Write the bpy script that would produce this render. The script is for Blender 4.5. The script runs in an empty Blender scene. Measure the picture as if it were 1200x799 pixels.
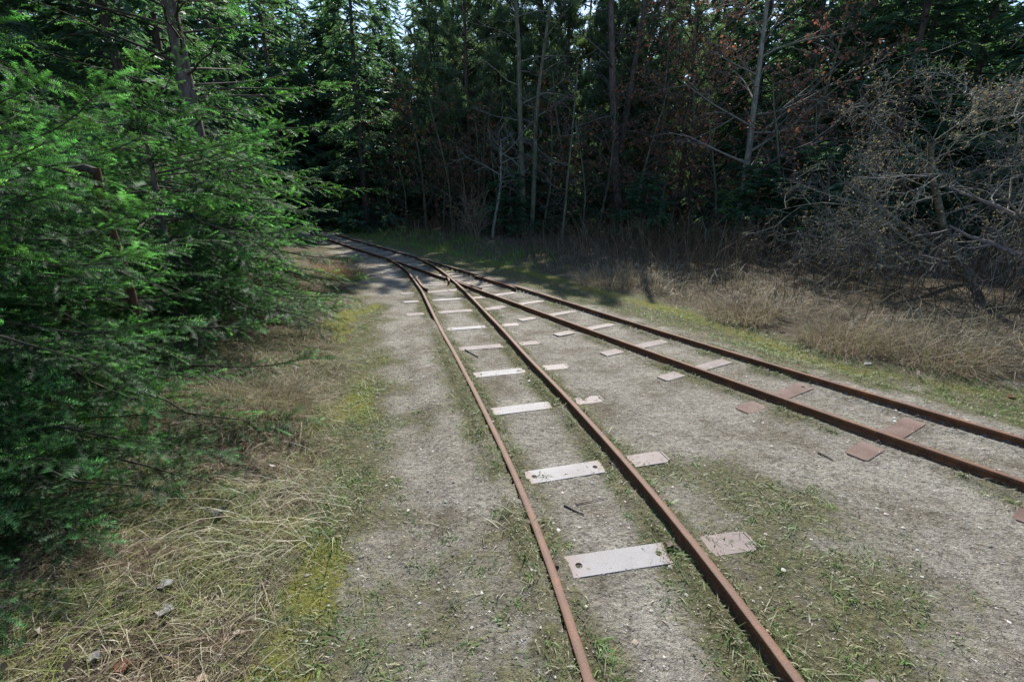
import bpy, math
import numpy as np

scene = bpy.context.scene
COL = scene.collection
R = math.radians

# ------------------------------------------------------------------ camera
CAM_H = 1.65
PITCH = math.atan((399.5 - 226.0) / 550.0)
cam_data = bpy.data.cameras.new('camera')
cam_data.sensor_width = 36.0
cam_data.sensor_fit = 'HORIZONTAL'
cam_data.lens = 550.0 / 1200.0 * 36.0
cam_data.clip_start = 0.05
cam_data.clip_end = 2000.0
cam = bpy.data.objects.new('camera', cam_data)
cam.location = (0, 0, CAM_H)
cam.rotation_euler = (R(90) - PITCH, 0, 0)
COL.objects.link(cam)
scene.camera = cam

# ------------------------------------------------------------------ light
SUN_EL, SUN_AZ = R(44), R(4)          # azimuth clockwise from +Y (ahead and a little right)
world = bpy.data.worlds.new('World')
scene.world = world
world.use_nodes = True
wn = world.node_tree
for n in list(wn.nodes):
    wn.nodes.remove(n)
sky = wn.nodes.new('ShaderNodeTexSky')
sky.sky_type = 'NISHITA'
sky.sun_disc = False
sky.sun_elevation = SUN_EL
sky.sun_rotation = SUN_AZ
sky.air_density = 1.0
sky.dust_density = 0.5
sky.ozone_density = 2.5
bg = wn.nodes.new('ShaderNodeBackground')
bg.inputs['Strength'].default_value = 0.13
wo = wn.nodes.new('ShaderNodeOutputWorld')
wn.links.new(sky.outputs[0], bg.inputs[0])
wn.links.new(bg.outputs[0], wo.inputs[0])

sun_data = bpy.data.lights.new('sun', 'SUN')
sun_data.energy = 4.9
sun_data.angle = R(0.5)
sun_data.color = (1.0, 0.965, 0.91)
sun = bpy.data.objects.new('sun', sun_data)
sun.rotation_euler = (R(90) - SUN_EL, 0, math.pi - SUN_AZ)
sun.location = (10, 30, 40)
COL.objects.link(sun)

scene.view_settings.view_transform = 'Standard'
scene.view_settings.look = 'None'
scene.view_settings.exposure = 0.85
scene.view_settings.gamma = 1.0
scene.render.engine = 'CYCLES'
scene.cycles.max_bounces = 6
scene.cycles.diffuse_bounces = 3
scene.cycles.glossy_bounces = 2
scene.cycles.transmission_bounces = 3
scene.cycles.caustics_reflective = False
scene.cycles.caustics_refractive = False

rng = np.random.default_rng(7)

# ------------------------------------------------------------------ pixel -> ground helper (photo pixels)
CP, SP = math.cos(PITCH), math.sin(PITCH)
def gpt(px, py, z=0.0):
    dx = (px - 600) / 550.0
    dy = (399.5 - py) / 550.0
    d = (dx, CP + dy * SP, -SP + dy * CP)
    t = (z - CAM_H) / d[2]
    return d[0] * t, d[1] * t

# ------------------------------------------------------------------ noise
def _hash(ix, iy, seed):
    n = (ix.astype(np.int64) * 374761393 + iy.astype(np.int64) * 668265263 + seed * 974634533) & 0xFFFFFFFF
    n = ((n ^ (n >> 13)) * 1274126177) & 0xFFFFFFFF
    return ((n ^ (n >> 16)) & 0xFFFF) / 65535.0

def vnoise(x, y, seed=0):
    x = np.asarray(x, float); y = np.asarray(y, float)
    ix = np.floor(x); iy = np.floor(y)
    fx = x - ix; fy = y - iy
    fx = fx * fx * (3 - 2 * fx); fy = fy * fy * (3 - 2 * fy)
    a = _hash(ix, iy, seed); b = _hash(ix + 1, iy, seed)
    c = _hash(ix, iy + 1, seed); d = _hash(ix + 1, iy + 1, seed)
    return (a * (1 - fx) + b * fx) * (1 - fy) + (c * (1 - fx) + d * fx) * fy

def fbm(x, y, seed=0, octv=4):
    s = 0; a = 0.5; t = 0
    for k in range(octv):
        s = s + a * vnoise(x * 2 ** k + 13.7 * k, y * 2 ** k + 7.1 * k, seed + k)
        t += a; a *= 0.5
    return s / t

def sst(e0, e1, x):
    t = np.clip((np.asarray(x, float) - e0) / (e1 - e0), 0, 1)
    return t * t * (3 - 2 * t)

# ------------------------------------------------------------------ mesh helpers
def mk(name, V, F, mat, parent=None, col=None, smooth=False, link=True):
    """one mesh object from arrays; F an (n,3) or (n,4) array or a list of such arrays"""
    V = np.ascontiguousarray(V, dtype=np.float32).reshape(-1, 3)
    Fs = F if isinstance(F, list) else [F]
    me = bpy.data.meshes.new(name)
    me.vertices.add(len(V))
    me.vertices.foreach_set('co', V.ravel())
    nl = sum(f.size for f in Fs); npoly = sum(len(f) for f in Fs)
    me.loops.add(nl); me.polygons.add(npoly)
    me.loops.foreach_set('vertex_index', np.concatenate([f.ravel() for f in Fs]).astype(np.int32))
    tot = np.concatenate([np.full(len(f), f.shape[1]) for f in Fs]).astype(np.int32)
    start = np.concatenate([[0], np.cumsum(tot)[:-1]]).astype(np.int32)
    me.polygons.foreach_set('loop_start', start)
    me.polygons.foreach_set('loop_total', tot)
    if smooth:
        me.polygons.foreach_set('use_smooth', np.ones(npoly, dtype=bool))
    me.update(calc_edges=True)
    if col is not None:
        col = np.asarray(col, dtype=np.float32)
        if col.shape[1] == 3:
            col = np.concatenate([col, np.ones((len(col), 1), np.float32)], 1)
        at = me.color_attributes.new('Col', 'FLOAT_COLOR', 'POINT')
        at.data.foreach_set('color', np.ascontiguousarray(col).ravel())
    if mat:
        me.materials.append(mat)
    ob = bpy.data.objects.new(name, me)
    if link:
        COL.objects.link(ob)
    if parent:
        ob.parent = parent
    return ob

class Acc:
    """collects several vert/face/colour blocks for one mesh"""
    def __init__(s):
        s.V = []; s.F3 = []; s.F4 = []; s.C = []; s.n = 0
    def add(s, V, F, C):
        V = np.asarray(V, float).reshape(-1, 3)
        C = np.asarray(C, float)
        if C.ndim == 1:
            C = np.tile(C, (len(V), 1))
        s.V.append(V); s.C.append(C)
        F = np.asarray(F, np.int64) + s.n
        (s.F3 if F.shape[1] == 3 else s.F4).append(F)
        s.n += len(V)
    def build(s, name, mat, parent=None, smooth=False):
        F = []
        if s.F3: F.append(np.concatenate(s.F3))
        if s.F4: F.append(np.concatenate(s.F4))
        return mk(name, np.concatenate(s.V), F, mat, parent, np.concatenate(s.C), smooth)

def tag(o, label=None, cat=None, group=None, kind=None):
    if label: o['label'] = label
    if cat: o['category'] = cat
    if group: o['group'] = group
    if kind: o['kind'] = kind
    return o

def thing(name, label, cat, loc=(0, 0, 0), rz=0.0, group=None, scale=1.0):
    o = bpy.data.objects.new(name, None)
    o.empty_display_size = 0.2
    COL.objects.link(o)
    o.location = loc; o.rotation_euler = (0, 0, rz); o.scale = (scale,) * 3
    return tag(o, label, cat, group)

def copy_tree(src, label=None, cat=None, group=None, loc=None, rz=None, scale=None):
    c = src.copy()
    COL.objects.link(c)
    if label: c['label'] = label
    if cat: c['category'] = cat
    if group: c['group'] = group
    elif 'group' in c: del c['group']
    if loc is not None: c.location = loc
    if rz is not None: c.rotation_euler = (0, 0, rz)
    if scale is not None: c.scale = (scale,) * 3 if not isinstance(scale, tuple) else scale
    for ch in src.children:
        d = ch.copy(); COL.objects.link(d); d.parent = c
        for gc in ch.children:
            e = gc.copy(); COL.objects.link(e); e.parent = d
    return c

def norm(v):
    return v / np.maximum(np.linalg.norm(v, axis=-1, keepdims=True), 1e-9)

def tubes(P, Rr, k):
    """P (m,n,3) polylines, Rr (m,n) radii -> verts, quads"""
    P = np.asarray(P, float); Rr = np.asarray(Rr, float)
    m, n, _ = P.shape
    T = np.empty_like(P)
    T[:, 1:-1] = P[:, 2:] - P[:, :-2]; T[:, 0] = P[:, 1] - P[:, 0]; T[:, -1] = P[:, -1] - P[:, -2]
    T = norm(T)
    ref = np.where(np.abs(T[:, :1, 2:3]) > 0.8, np.array([1.0, 0, 0]), np.array([0, 0, 1.0]))
    A = norm(np.cross(T, np.broadcast_to(ref, T.shape))); B = np.cross(T, A)
    an = np.arange(k) * 2 * math.pi / k
    V = P[:, :, None] + Rr[:, :, None, None] * (np.cos(an)[None, None, :, None] * A[:, :, None] + np.sin(an)[None, None, :, None] * B[:, :, None])
    base = (np.arange(m) * n * k)[:, None, None]
    i = np.arange(n - 1)[None, :, None]; j = np.arange(k)[None, None, :]
    a = base + i * k + j; b = base + i * k + (j + 1) % k
    F = np.stack([a, b, b + k, a + k], -1).reshape(-1, 4)
    return V.reshape(-1, 3), F

def place(T, O, X, Y, Z, s):
    """instances of template T (n,3) -> (m*n,3)"""
    V = O[:, None] + s[:, None, None] * (T[None, :, 0:1] * X[:, None] + T[None, :, 1:2] * Y[:, None] + T[None, :, 2:3] * Z[:, None])
    return V.reshape(-1, 3)

def blades(P, h, lean, bend, w, col, long=False):
    """grass blades: tapering ribbons; long ones get one more bend"""
    m = len(P)
    an = rng.uniform(0, 2 * math.pi, m)
    side = np.stack([np.cos(an), np.sin(an), np.zeros(m)], 1) * (w * 0.5)[:, None]
    up = np.array([0, 0, 1.0])
    L3 = np.concatenate([lean, np.zeros((m, 1))], 1)
    lv = [0, .3, .55, .78, 1.0] if long else [0, .55, 1.0]
    tw = rng.normal(0, .22, (m, 3)) * np.array([1, 1, 0]) if long else 0
    rows = []
    for t in lv:
        p = P + up * (h * (t - bend * t * t))[:, None] + (L3 + tw * math.sin(t * 4)) * (h * .9 * t ** 1.6)[:, None]
        if t < 1:
            k = 1 - .6 * t
            rows += [p - side * k, p + side * k]
        else:
            rows.append(p)
    V = np.stack(rows, 1); nv = V.shape[1]
    b = (np.arange(m) * nv)[:, None]
    F = []
    for q in range(len(lv) - 2):
        F += [b + [2 * q, 2 * q + 1, 2 * q + 3], b + [2 * q, 2 * q + 3, 2 * q + 2]]
    F.append(b + [nv - 3, nv - 2, nv - 1])
    return V.reshape(-1, 3), np.concatenate(F, 0), np.repeat(col[:, None], nv, 1).reshape(-1, 3)

def vary(base, m, bright=0.3, hue=0.12):
    base = np.asarray(base, float)
    b = 1 + rng.uniform(-bright, bright, (m, 1))
    return np.clip(base * b * (1 + rng.uniform(-hue, hue, (m, 3))), 0.004, 0.95)

def pick(cols, probs, m, bright=0.25, hue=0.1):
    cols = np.asarray(cols, float)
    i = rng.choice(len(cols), m, p=np.asarray(probs) / np.sum(probs))
    return np.clip(cols[i] * (1 + rng.uniform(-bright, bright, (m, 1))) * (1 + rng.uniform(-hue, hue, (m, 3))), 0.004, 0.95)

# ------------------------------------------------------------------ materials
def new_mat(name):
    m = bpy.data.materials.new(name); m.use_nodes = True
    nt = m.node_tree
    for n in list(nt.nodes): nt.nodes.remove(n)
    out = nt.nodes.new('ShaderNodeOutputMaterial')
    pb = nt.nodes.new('ShaderNodeBsdfPrincipled')
    nt.links.new(pb.outputs[0], out.inputs[0])
    return m, nt, pb, out

def nd(nt, typ, **kw):
    n = nt.nodes.new(typ)
    for k, v in kw.items():
        if k in n.inputs: n.inputs[k].default_value = v
        else: setattr(n, k, v)
    return n

def ramp(nt, src, stops):
    r = nt.nodes.new('ShaderNodeValToRGB')
    e = r.color_ramp.elements
    while len(e) < len(stops): e.new(0.5)
    for el, (p, c) in zip(e, stops):
        el.position = p
        el.color = (*c, 1) if len(c) == 3 else c
    nt.links.new(src, r.inputs[0])
    return r

def mixc(nt, fac, a, b, mode='MIX'):
    m = nt.nodes.new('ShaderNodeMix'); m.data_type = 'RGBA'; m.blend_type = mode
    for sock, v in ((m.inputs[0], fac), (m.inputs[6], a), (m.inputs[7], b)):
        if hasattr(v, 'is_linked') or isinstance(v, bpy.types.NodeSocket): nt.links.new(v, sock)
        else: sock.default_value = v if not isinstance(v, tuple) or len(v) == 4 else (*v, 1)
    return m.outputs[2]

def foliage_mat(name, trans=0.3, rough=0.45, spec=0.4, tmul=1.6, tg=1.08, tb=.55):
    m, nt, pb, out = new_mat(name)
    at = nd(nt, 'ShaderNodeAttribute', attribute_name='Col')
    nt.links.new(at.outputs['Color'], pb.inputs['Base Color'])
    pb.inputs['Roughness'].default_value = rough
    pb.inputs['Specular IOR Level'].default_value = spec
    if trans > 0:
        tr = nt.nodes.new('ShaderNodeBsdfTranslucent')
        c = mixc(nt, 1.0, at.outputs['Color'], (tmul, tmul * tg, tmul * tb, 1), 'MULTIPLY')
        nt.links.new(c, tr.inputs[0])
        mx = nt.nodes.new('ShaderNodeMixShader'); mx.inputs[0].default_value = trans
        nt.links.new(pb.outputs[0], mx.inputs[1]); nt.links.new(tr.outputs[0], mx.inputs[2])
        nt.links.new(mx.outputs[0], out.inputs[0])
    return m

M_NEEDLE = foliage_mat('fir_needles', 0.46, 0.5, 0.2, 2.6)
M_FARNEEDLE = foliage_mat('conifer_needles', 0.46, 0.55, 0.3, 1.8)
M_GRASS = foliage_mat('grass_blades', 0.28, 0.5, 0.35, 1.2, 1.03, .6)
M_STRAW = foliage_mat('dry_straw', 0.25, 0.6, 0.3, 1.15, .97, .85)
M_LEAF = foliage_mat('dead_leaf', 0.25, 0.6, 0.3, 1.2, .9, .8)
M_TWIG = foliage_mat('twig_bark', 0.0, 0.8, 0.2)
M_STONE = foliage_mat('pebble_stone', 0.0, 0.8, 0.3)

def bark_mat(name, c0, c1, c2, scale=6.0):
    m, nt, pb, out = new_mat(name)
    tc = nd(nt, 'ShaderNodeTexCoord')
    mp = nd(nt, 'ShaderNodeMapping'); mp.inputs['Scale'].default_value = (1, 1, .28)
    nt.links.new(tc.outputs['Object'], mp.inputs[0])
    n1 = nd(nt, 'ShaderNodeTexNoise', Scale=scale * 3, Detail=6.0, Roughness=.65)
    nt.links.new(mp.outputs[0], n1.inputs['Vector'])
    r1 = ramp(nt, n1.outputs[0], [(.3, c0), (.52, c1), (.72, c2)])
    nt.links.new(r1.outputs[0], pb.inputs['Base Color'])
    bp = nd(nt, 'ShaderNodeBump', Strength=.8, Distance=.02)
    nt.links.new(n1.outputs[0], bp.inputs['Height'])
    nt.links.new(bp.outputs[0], pb.inputs['Normal'])
    pb.inputs['Roughness'].default_value = .9
    pb.inputs['Specular IOR Level'].default_value = .2
    return m

M_BARK = bark_mat('spruce_bark', (.045, .035, .03), (.10, .08, .072), (.19, .165, .155))
M_PINEBARK = bark_mat('pine_bark', (.035, .027, .022), (.085, .062, .05), (.15, .12, .10))
M_MOSSBARK = bark_mat('mossy_bark', (.05, .05, .036), (.11, .115, .08), (.19, .195, .14))
M_PALEBARK = bark_mat('pale_bark', (.09, .09, .075), (.2, .2, .17), (.34, .34, .31))
M_BROWNWOOD = bark_mat('broken_wood', (.03, .018, .012), (.07, .036, .022), (.12, .07, .045))

M_SOIL = bark_mat('dark_soil', (.03, .027, .018), (.06, .055, .038), (.10, .092, .065), 12.0)
M_LICHENBARK = bark_mat('lichen_bark', (.05, .05, .042), (.12, .12, .10), (.24, .24, .205))
def rail_mat():
    m, nt, pb, out = new_mat('rusty_rail')
    tc = nd(nt, 'ShaderNodeTexCoord')
    n1 = nd(nt, 'ShaderNodeTexNoise', Scale=9.0, Detail=6.0, Roughness=.7)
    n2 = nd(nt, 'ShaderNodeTexNoise', Scale=120.0, Detail=3.0, Roughness=.6)
    nt.links.new(tc.outputs['Object'], n1.inputs['Vector']); nt.links.new(tc.outputs['Object'], n2.inputs['Vector'])
    r1 = ramp(nt, n1.outputs[0], [(.25, (.065, .03, .018)), (.5, (.135, .06, .03)), (.75, (.25, .095, .034))])
    r2 = ramp(nt, n2.outputs[0], [(.35, (.4, .4, .4)), (.65, (1.25, 1.25, 1.25))])
    c = mixc(nt, .8, r1.outputs[0], r2.outputs[0], 'MULTIPLY')
    # the running surface is worn paler by wheels
    at = nd(nt, 'ShaderNodeAttribute', attribute_name='Col')
    sp = nd(nt, 'ShaderNodeSeparateColor'); nt.links.new(at.outputs['Color'], sp.inputs[0])
    worn = mixc(nt, .45, c, (.21, .14, .105, 1))
    c2 = mixc(nt, sp.outputs[0], c, worn)
    nt.links.new(c2, pb.inputs['Base Color'])
    pb.inputs['Roughness'].default_value = .72
    pb.inputs['Specular IOR Level'].default_value = .35
    bp = nd(nt, 'ShaderNodeBump', Strength=.5, Distance=.003)
    nt.links.new(n2.outputs[0], bp.inputs['Height']); nt.links.new(bp.outputs[0], pb.inputs['Normal'])
    return m
M_RAIL = rail_mat()

def sleeper_mat(name, c0, c1, c2, rough, spec):
    m, nt, pb, out = new_mat(name)
    tc = nd(nt, 'ShaderNodeTexCoord')
    oi = nd(nt, 'ShaderNodeObjectInfo')
    ad = nd(nt, 'ShaderNodeVectorMath', operation='ADD')
    nt.links.new(tc.outputs['Object'], ad.inputs[0]); nt.links.new(oi.outputs['Random'], ad.inputs[1])
    n1 = nd(nt, 'ShaderNodeTexNoise', Scale=5.0, Detail=5.0, Roughness=.6)
    n2 = nd(nt, 'ShaderNodeTexNoise', Scale=160.0, Detail=3.0, Roughness=.7)
    nt.links.new(ad.outputs[0], n1.inputs['Vector']); nt.links.new(ad.outputs[0], n2.inputs['Vector'])
    r1 = ramp(nt, n1.outputs[0], [(.3, c0), (.5, c1), (.7, c2)])
    r2 = ramp(nt, n2.outputs[0], [(.35, (.62, .6, .58)), (.62, (1.1, 1.1, 1.1))])
    c = mixc(nt, .75, r1.outputs[0], r2.outputs[0], 'MULTIPLY')
    # rust and soil creep in from both rail seats
    sx = nd(nt, 'ShaderNodeSeparateXYZ'); nt.links.new(tc.outputs['Object'], sx.inputs[0])
    ab = nd(nt, 'ShaderNodeMath', operation='ABSOLUTE'); nt.links.new(sx.outputs[0], ab.inputs[0])
    df = nd(nt, 'ShaderNodeMath', operation='SUBTRACT'); nt.links.new(ab.outputs[0], df.inputs[0]); df.inputs[1].default_value = .35
    ab2 = nd(nt, 'ShaderNodeMath', operation='ABSOLUTE'); nt.links.new(df.outputs[0], ab2.inputs[0])
    ns = nd(nt, 'ShaderNodeMath', operation='MULTIPLY_ADD'); nt.links.new(n1.outputs[0], ns.inputs[0]); ns.inputs[1].default_value = .12
    nt.links.new(ab2.outputs[0], ns.inputs[2])
    r3 = ramp(nt, ns.outputs[0], [(.17, (1, 1, 1)), (.24, (0, 0, 0))])
    c2 = mixc(nt, r3.outputs[0], c, (.16, .11, .09, 1))
    # the outer end is rustier than the worn middle
    r4 = ramp(nt, sx.outputs[0], [(.40, (0, 0, 0)), (.47, (.75, .75, .75))])
    c2 = mixc(nt, r4.outputs[0], c2, mixc(nt, 1.0, (.175, .122, .103, 1), r2.outputs[0], 'MULTIPLY'))
    nt.links.new(c2, pb.inputs['Base Color'])
    pb.inputs['Roughness'].default_value = rough
    pb.inputs['Specular IOR Level'].default_value = spec
    bp = nd(nt, 'ShaderNodeBump', Strength=.35, Distance=.002)
    nt.links.new(n2.outputs[0], bp.inputs['Height']); nt.links.new(bp.outputs[0], pb.inputs['Normal'])
    return m
M_SLEEPER = sleeper_mat('worn_steel_sleeper', (.155, .14, .136), (.20, .187, .188), (.24, .228, .232), .6, .4)
M_SLEEPER_RUST = sleeper_mat('rusted_steel_sleeper', (.10, .062, .048), (.14, .09, .07), (.175, .122, .10), .75, .25)

def ground_mat():
    m, nt, pb, out = new_mat('sandy_ground')
    tc = nd(nt, 'ShaderNodeTexCoord'); P = tc.outputs['Object']
    at = nd(nt, 'ShaderNodeAttribute', attribute_name='Col')
    sp = nd(nt, 'ShaderNodeSeparateColor'); nt.links.new(at.outputs['Color'], sp.inputs[0])
    def noise(s, d=5.0, r=.6):
        n = nd(nt, 'ShaderNodeTexNoise', Scale=s, Detail=d, Roughness=r); nt.links.new(P, n.inputs['Vector']); return n.outputs[0]
    nA, nB, nC, nD = noise(2.2), noise(14.0, 6.0, .7), noise(70.0, 4.0, .7), noise(230.0, 3.0, .7)
    sand = ramp(nt, nB, [(.28, (.208, .19, .158)), (.5, (.318, .295, .252)), (.72, (.41, .385, .335))]).outputs[0]
    tint = ramp(nt, nA, [(.34, (.62, .57, .49)), (.5, (.95, .93, .90)), (.62, (1.14, 1.13, 1.10))]).outputs[0]
    sand = mixc(nt, 1.0, sand, tint, 'MULTIPLY')
    fine = ramp(nt, nC, [(.3, (.42, .40, .37)), (.5, (1, 1, 1)), (.7, (1.3, 1.3, 1.3))]).outputs[0]
    sand = mixc(nt, .8, sand, fine, 'MULTIPLY')
    fine2 = ramp(nt, nD, [(.3, (.45, .43, .4)), (.55, (1, 1, 1)), (.75, (1.4, 1.4, 1.4))]).outputs[0]
    sand = mixc(nt, .8, sand, fine2, 'MULTIPLY')
    nE = noise(34.0, 5.0, .75)
    crumb = ramp(nt, nE, [(.32, (.26, .24, .20)), (.47, (.95, .95, .95)), (.66, (1.25, 1.25, 1.24))]).outputs[0]
    sand = mixc(nt, .85, sand, crumb, 'MULTIPLY')
    vo = nd(nt, 'ShaderNodeTexVoronoi', Scale=95.0); nt.links.new(P, vo.inputs['Vector'])
    vs = nd(nt, 'ShaderNodeSeparateColor'); nt.links.new(vo.outputs['Color'], vs.inputs[0])
    big = nd(nt, 'ShaderNodeMath', operation='GREATER_THAN'); nt.links.new(vs.outputs[0], big.inputs[0]); big.inputs[1].default_value = .93
    near = nd(nt, 'ShaderNodeMath', operation='LESS_THAN'); nt.links.new(vo.outputs['Distance'], near.inputs[0]); near.inputs[1].default_value = .3
    pe = nd(nt, 'ShaderNodeMath', operation='MULTIPLY'); nt.links.new(big.outputs[0], pe.inputs[0]); nt.links.new(near.outputs[0], pe.inputs[1])
    sand = mixc(nt, pe.outputs[0], sand, (.50, .48, .44, 1))
    moss = ramp(nt, nB, [(.3, (.06, .058, .028)), (.5, (.13, .122, .062)), (.7, (.23, .21, .125))]).outputs[0]
    moss = mixc(nt, .9, moss, fine, 'MULTIPLY'); moss = mixc(nt, .8, moss, crumb, 'MULTIPLY')
    ymoss = ramp(nt, nC, [(.3, (.08, .085, .02)), (.6, (.21, .205, .05))]).outputs[0]
    lit = ramp(nt, nC, [(.3, (.035, .026, .018)), (.5, (.10, .078, .05)), (.7, (.2, .165, .11))]).outputs[0]
    def mask(sock, lo, hi, n1, n2, a1, a2):
        a = nd(nt, 'ShaderNodeMath', operation='MULTIPLY_ADD'); nt.links.new(n1, a.inputs[0]); a.inputs[1].default_value = a1; nt.links.new(sock, a.inputs[2])
        b = nd(nt, 'ShaderNodeMath', operation='MULTIPLY_ADD'); nt.links.new(n2, b.inputs[0]); b.inputs[1].default_value = a2; nt.links.new(a.outputs[0], b.inputs[2])
        c = nd(nt, 'ShaderNodeMapRange'); nt.links.new(b.outputs[0], c.inputs[0])
        off = (a1 + a2) * .5
        c.inputs[1].default_value = lo + off; c.inputs[2].default_value = hi + off
        return c.outputs[0]
    gm = mask(sp.outputs[0], .36, .72, nB, nC, 1.5, .7)
    lm = mask(sp.outputs[1], .4, .6, nB, nC, .4, .3)
    ym = mask(sp.outputs[2], .4, .75, nB, nC, .8, .5)
    c = mixc(nt, gm, sand, moss)
    c = mixc(nt, lm, c, lit)
    c = mixc(nt, ym, c, ymoss)
    nt.links.new(c, pb.inputs['Base Color'])
    pb.inputs['Roughness'].default_value = .95
    pb.inputs['Specular IOR Level'].default_value = .12
    h1 = nd(nt, 'ShaderNodeMath', operation='MULTIPLY_ADD'); nt.links.new(nB, h1.inputs[0]); h1.inputs[1].default_value = 2.2; nt.links.new(nC, h1.inputs[2])
    h2 = nd(nt, 'ShaderNodeMath', operation='MULTIPLY_ADD'); nt.links.new(nD, h2.inputs[0]); h2.inputs[1].default_value = .5; nt.links.new(h1.outputs[0], h2.inputs[2])
    h3 = nd(nt, 'ShaderNodeMath', operation='MULTIPLY_ADD'); nt.links.new(nE, h3.inputs[0]); h3.inputs[1].default_value = 1.6; nt.links.new(h2.outputs[0], h3.inputs[2]); h2 = h3
    bp = nd(nt, 'ShaderNodeBump', Strength=1.0, Distance=.017)
    nt.links.new(h2.outputs[0], bp.inputs['Height']); nt.links.new(bp.outputs[0], pb.inputs['Normal'])
    return m
M_GROUND = ground_mat()

# ------------------------------------------------------------------ track geometry
cA = np.array([9.373880e-06, -6.100807e-04, 1.0822822e-02, -8.244510e-02, -2.399406e-04, 7.0852168e-01])
cB = np.array([6.2092910e-05, -2.57925587e-03, 3.447832809e-02, -8.02038787e-01, 5.0668882594])
def curve(c, y, lo, hi):
    yc = np.clip(y, lo, hi)
    d = np.polyval(np.polyder(c), yc)
    return np.polyval(c, yc) + d * (y - yc), d
def ctrA(y): return curve(cA, np.asarray(y, float), 0.2, 12.6)
def ctrB(y): return curve(cB, np.asarray(y, float), 1.6, 19.0)
GAUGE = 0.70
def offset_line(fn, ys, off):
    x, d = fn(ys)
    q = np.hypot(1, d)
    return np.stack([x + off / q, ys - off * d / q], 1)
RH = 0.076
yA = np.concatenate([np.arange(-3, 9, .25), np.arange(9, 12.9, .12)])
yB = np.arange(-2.5, 34, .25)
railAL = offset_line(ctrA, np.concatenate([np.arange(-3, 9, .25), np.arange(9, 12.3, .12)]), -GAUGE / 2)
railAR = offset_line(ctrA, np.concatenate([np.arange(-3, 9, .25), np.arange(9, 12.0, .12)]), GAUGE / 2)
# B: right rail runs through; left rail is interrupted at the crossing
railBR = offset_line(ctrB, yB, GAUGE / 2)
bl = offset_line(ctrB, yB, -GAUGE / 2)
def seg_dist(x, y, line):
    """distance to polyline and signed side (positive to the right looking along +y)"""
    x = np.asarray(x, float).ravel(); y = np.asarray(y, float).ravel()
    best = np.full(len(x), 1e9); sgn = np.zeros(len(x))
    for a, b in zip(line[:-1], line[1:]):
        ab = b - a
        t = np.clip(((x - a[0]) * ab[0] + (y - a[1]) * ab[1]) / (ab @ ab), 0, 1)
        dx = x - a[0] - t * ab[0]; dy = y - a[1] - t * ab[1]
        d = np.hypot(dx, dy)
        s = ab[1] * dx - ab[0] * dy
        m = d < best
        best[m] = d[m]; sgn[m] = np.sign(s[m])
    return best, sgn

VERGE_L = np.array([(-.75, -4), (-.80, .6), (-.88, 1.22), (-.98, 1.9), (-1.24, 3.1), (-1.58, 4.6), (-2.5, 7.5), (-3.9, 11.3), (-5.4, 14.2), (-8.5, 18.5), (-16, 27)])
VERGE_R = np.array([(8.5, .5), (5.6, 3.1), (4.53, 3.84), (4.04, 4.14), (3.45, 4.6), (3.13, 5.5), (2.74, 6.66), (2.04, 7.86), (.74, 10.1), (-.94, 12.96), (-3.5, 16.4), (-6.0, 19.9), (-12, 27.5)])

def coarse(line, n=40):
    idx = np.unique(np.linspace(0, len(line) - 1, n).astype(int)); return line[idx]
cAL, cAR, cBR, cBL = coarse(railAL), coarse(railAR), coarse(railBR), coarse(bl)

def fields(x, y):
    """distances used by relief, colour masks and planting"""
    f = {}
    f['al'] = seg_dist(x, y, cAL); f['ar'] = seg_dist(x, y, cAR)
    f['bl'] = seg_dist(x, y, cBL); f['br'] = seg_dist(x, y, cBR)
    d, s = seg_dist(x, y, VERGE_L); f['vl'] = -d * s      # >0 left of the path edge
    d, s = seg_dist(x, y, VERGE_R); f['vr'] = d * s       # >0 inside the brush
    return f

SLEEPERS = []      # (x, y, angle) of every sleeper, filled before the ground is laid
def seat(x, y, z):
    for (sx, sy, a, u0, u1) in SLEEPERS:
        m = np.nonzero((np.abs(x - sx) < .85) & (np.abs(y - sy) < .85))[0]
        if not len(m): continue
        dx, dy = x[m] - sx, y[m] - sy
        u = dx * math.cos(a) + dy * math.sin(a); v = -dx * math.sin(a) + dy * math.cos(a)
        w = (1 - sst(.075, .15, np.abs(v))) * (1 - sst(.70, .80, np.abs(u))) * (u > u0) * (u < u1) * np.clip((np.abs(np.abs(u) - .35) - .06) / .05, 0, 1)
        z[m] = z[m] * (1 - w) + (.0035 + (vnoise(x[m] * 30, y[m] * 30, 9) - .5) * .006) * w
    return z

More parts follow.
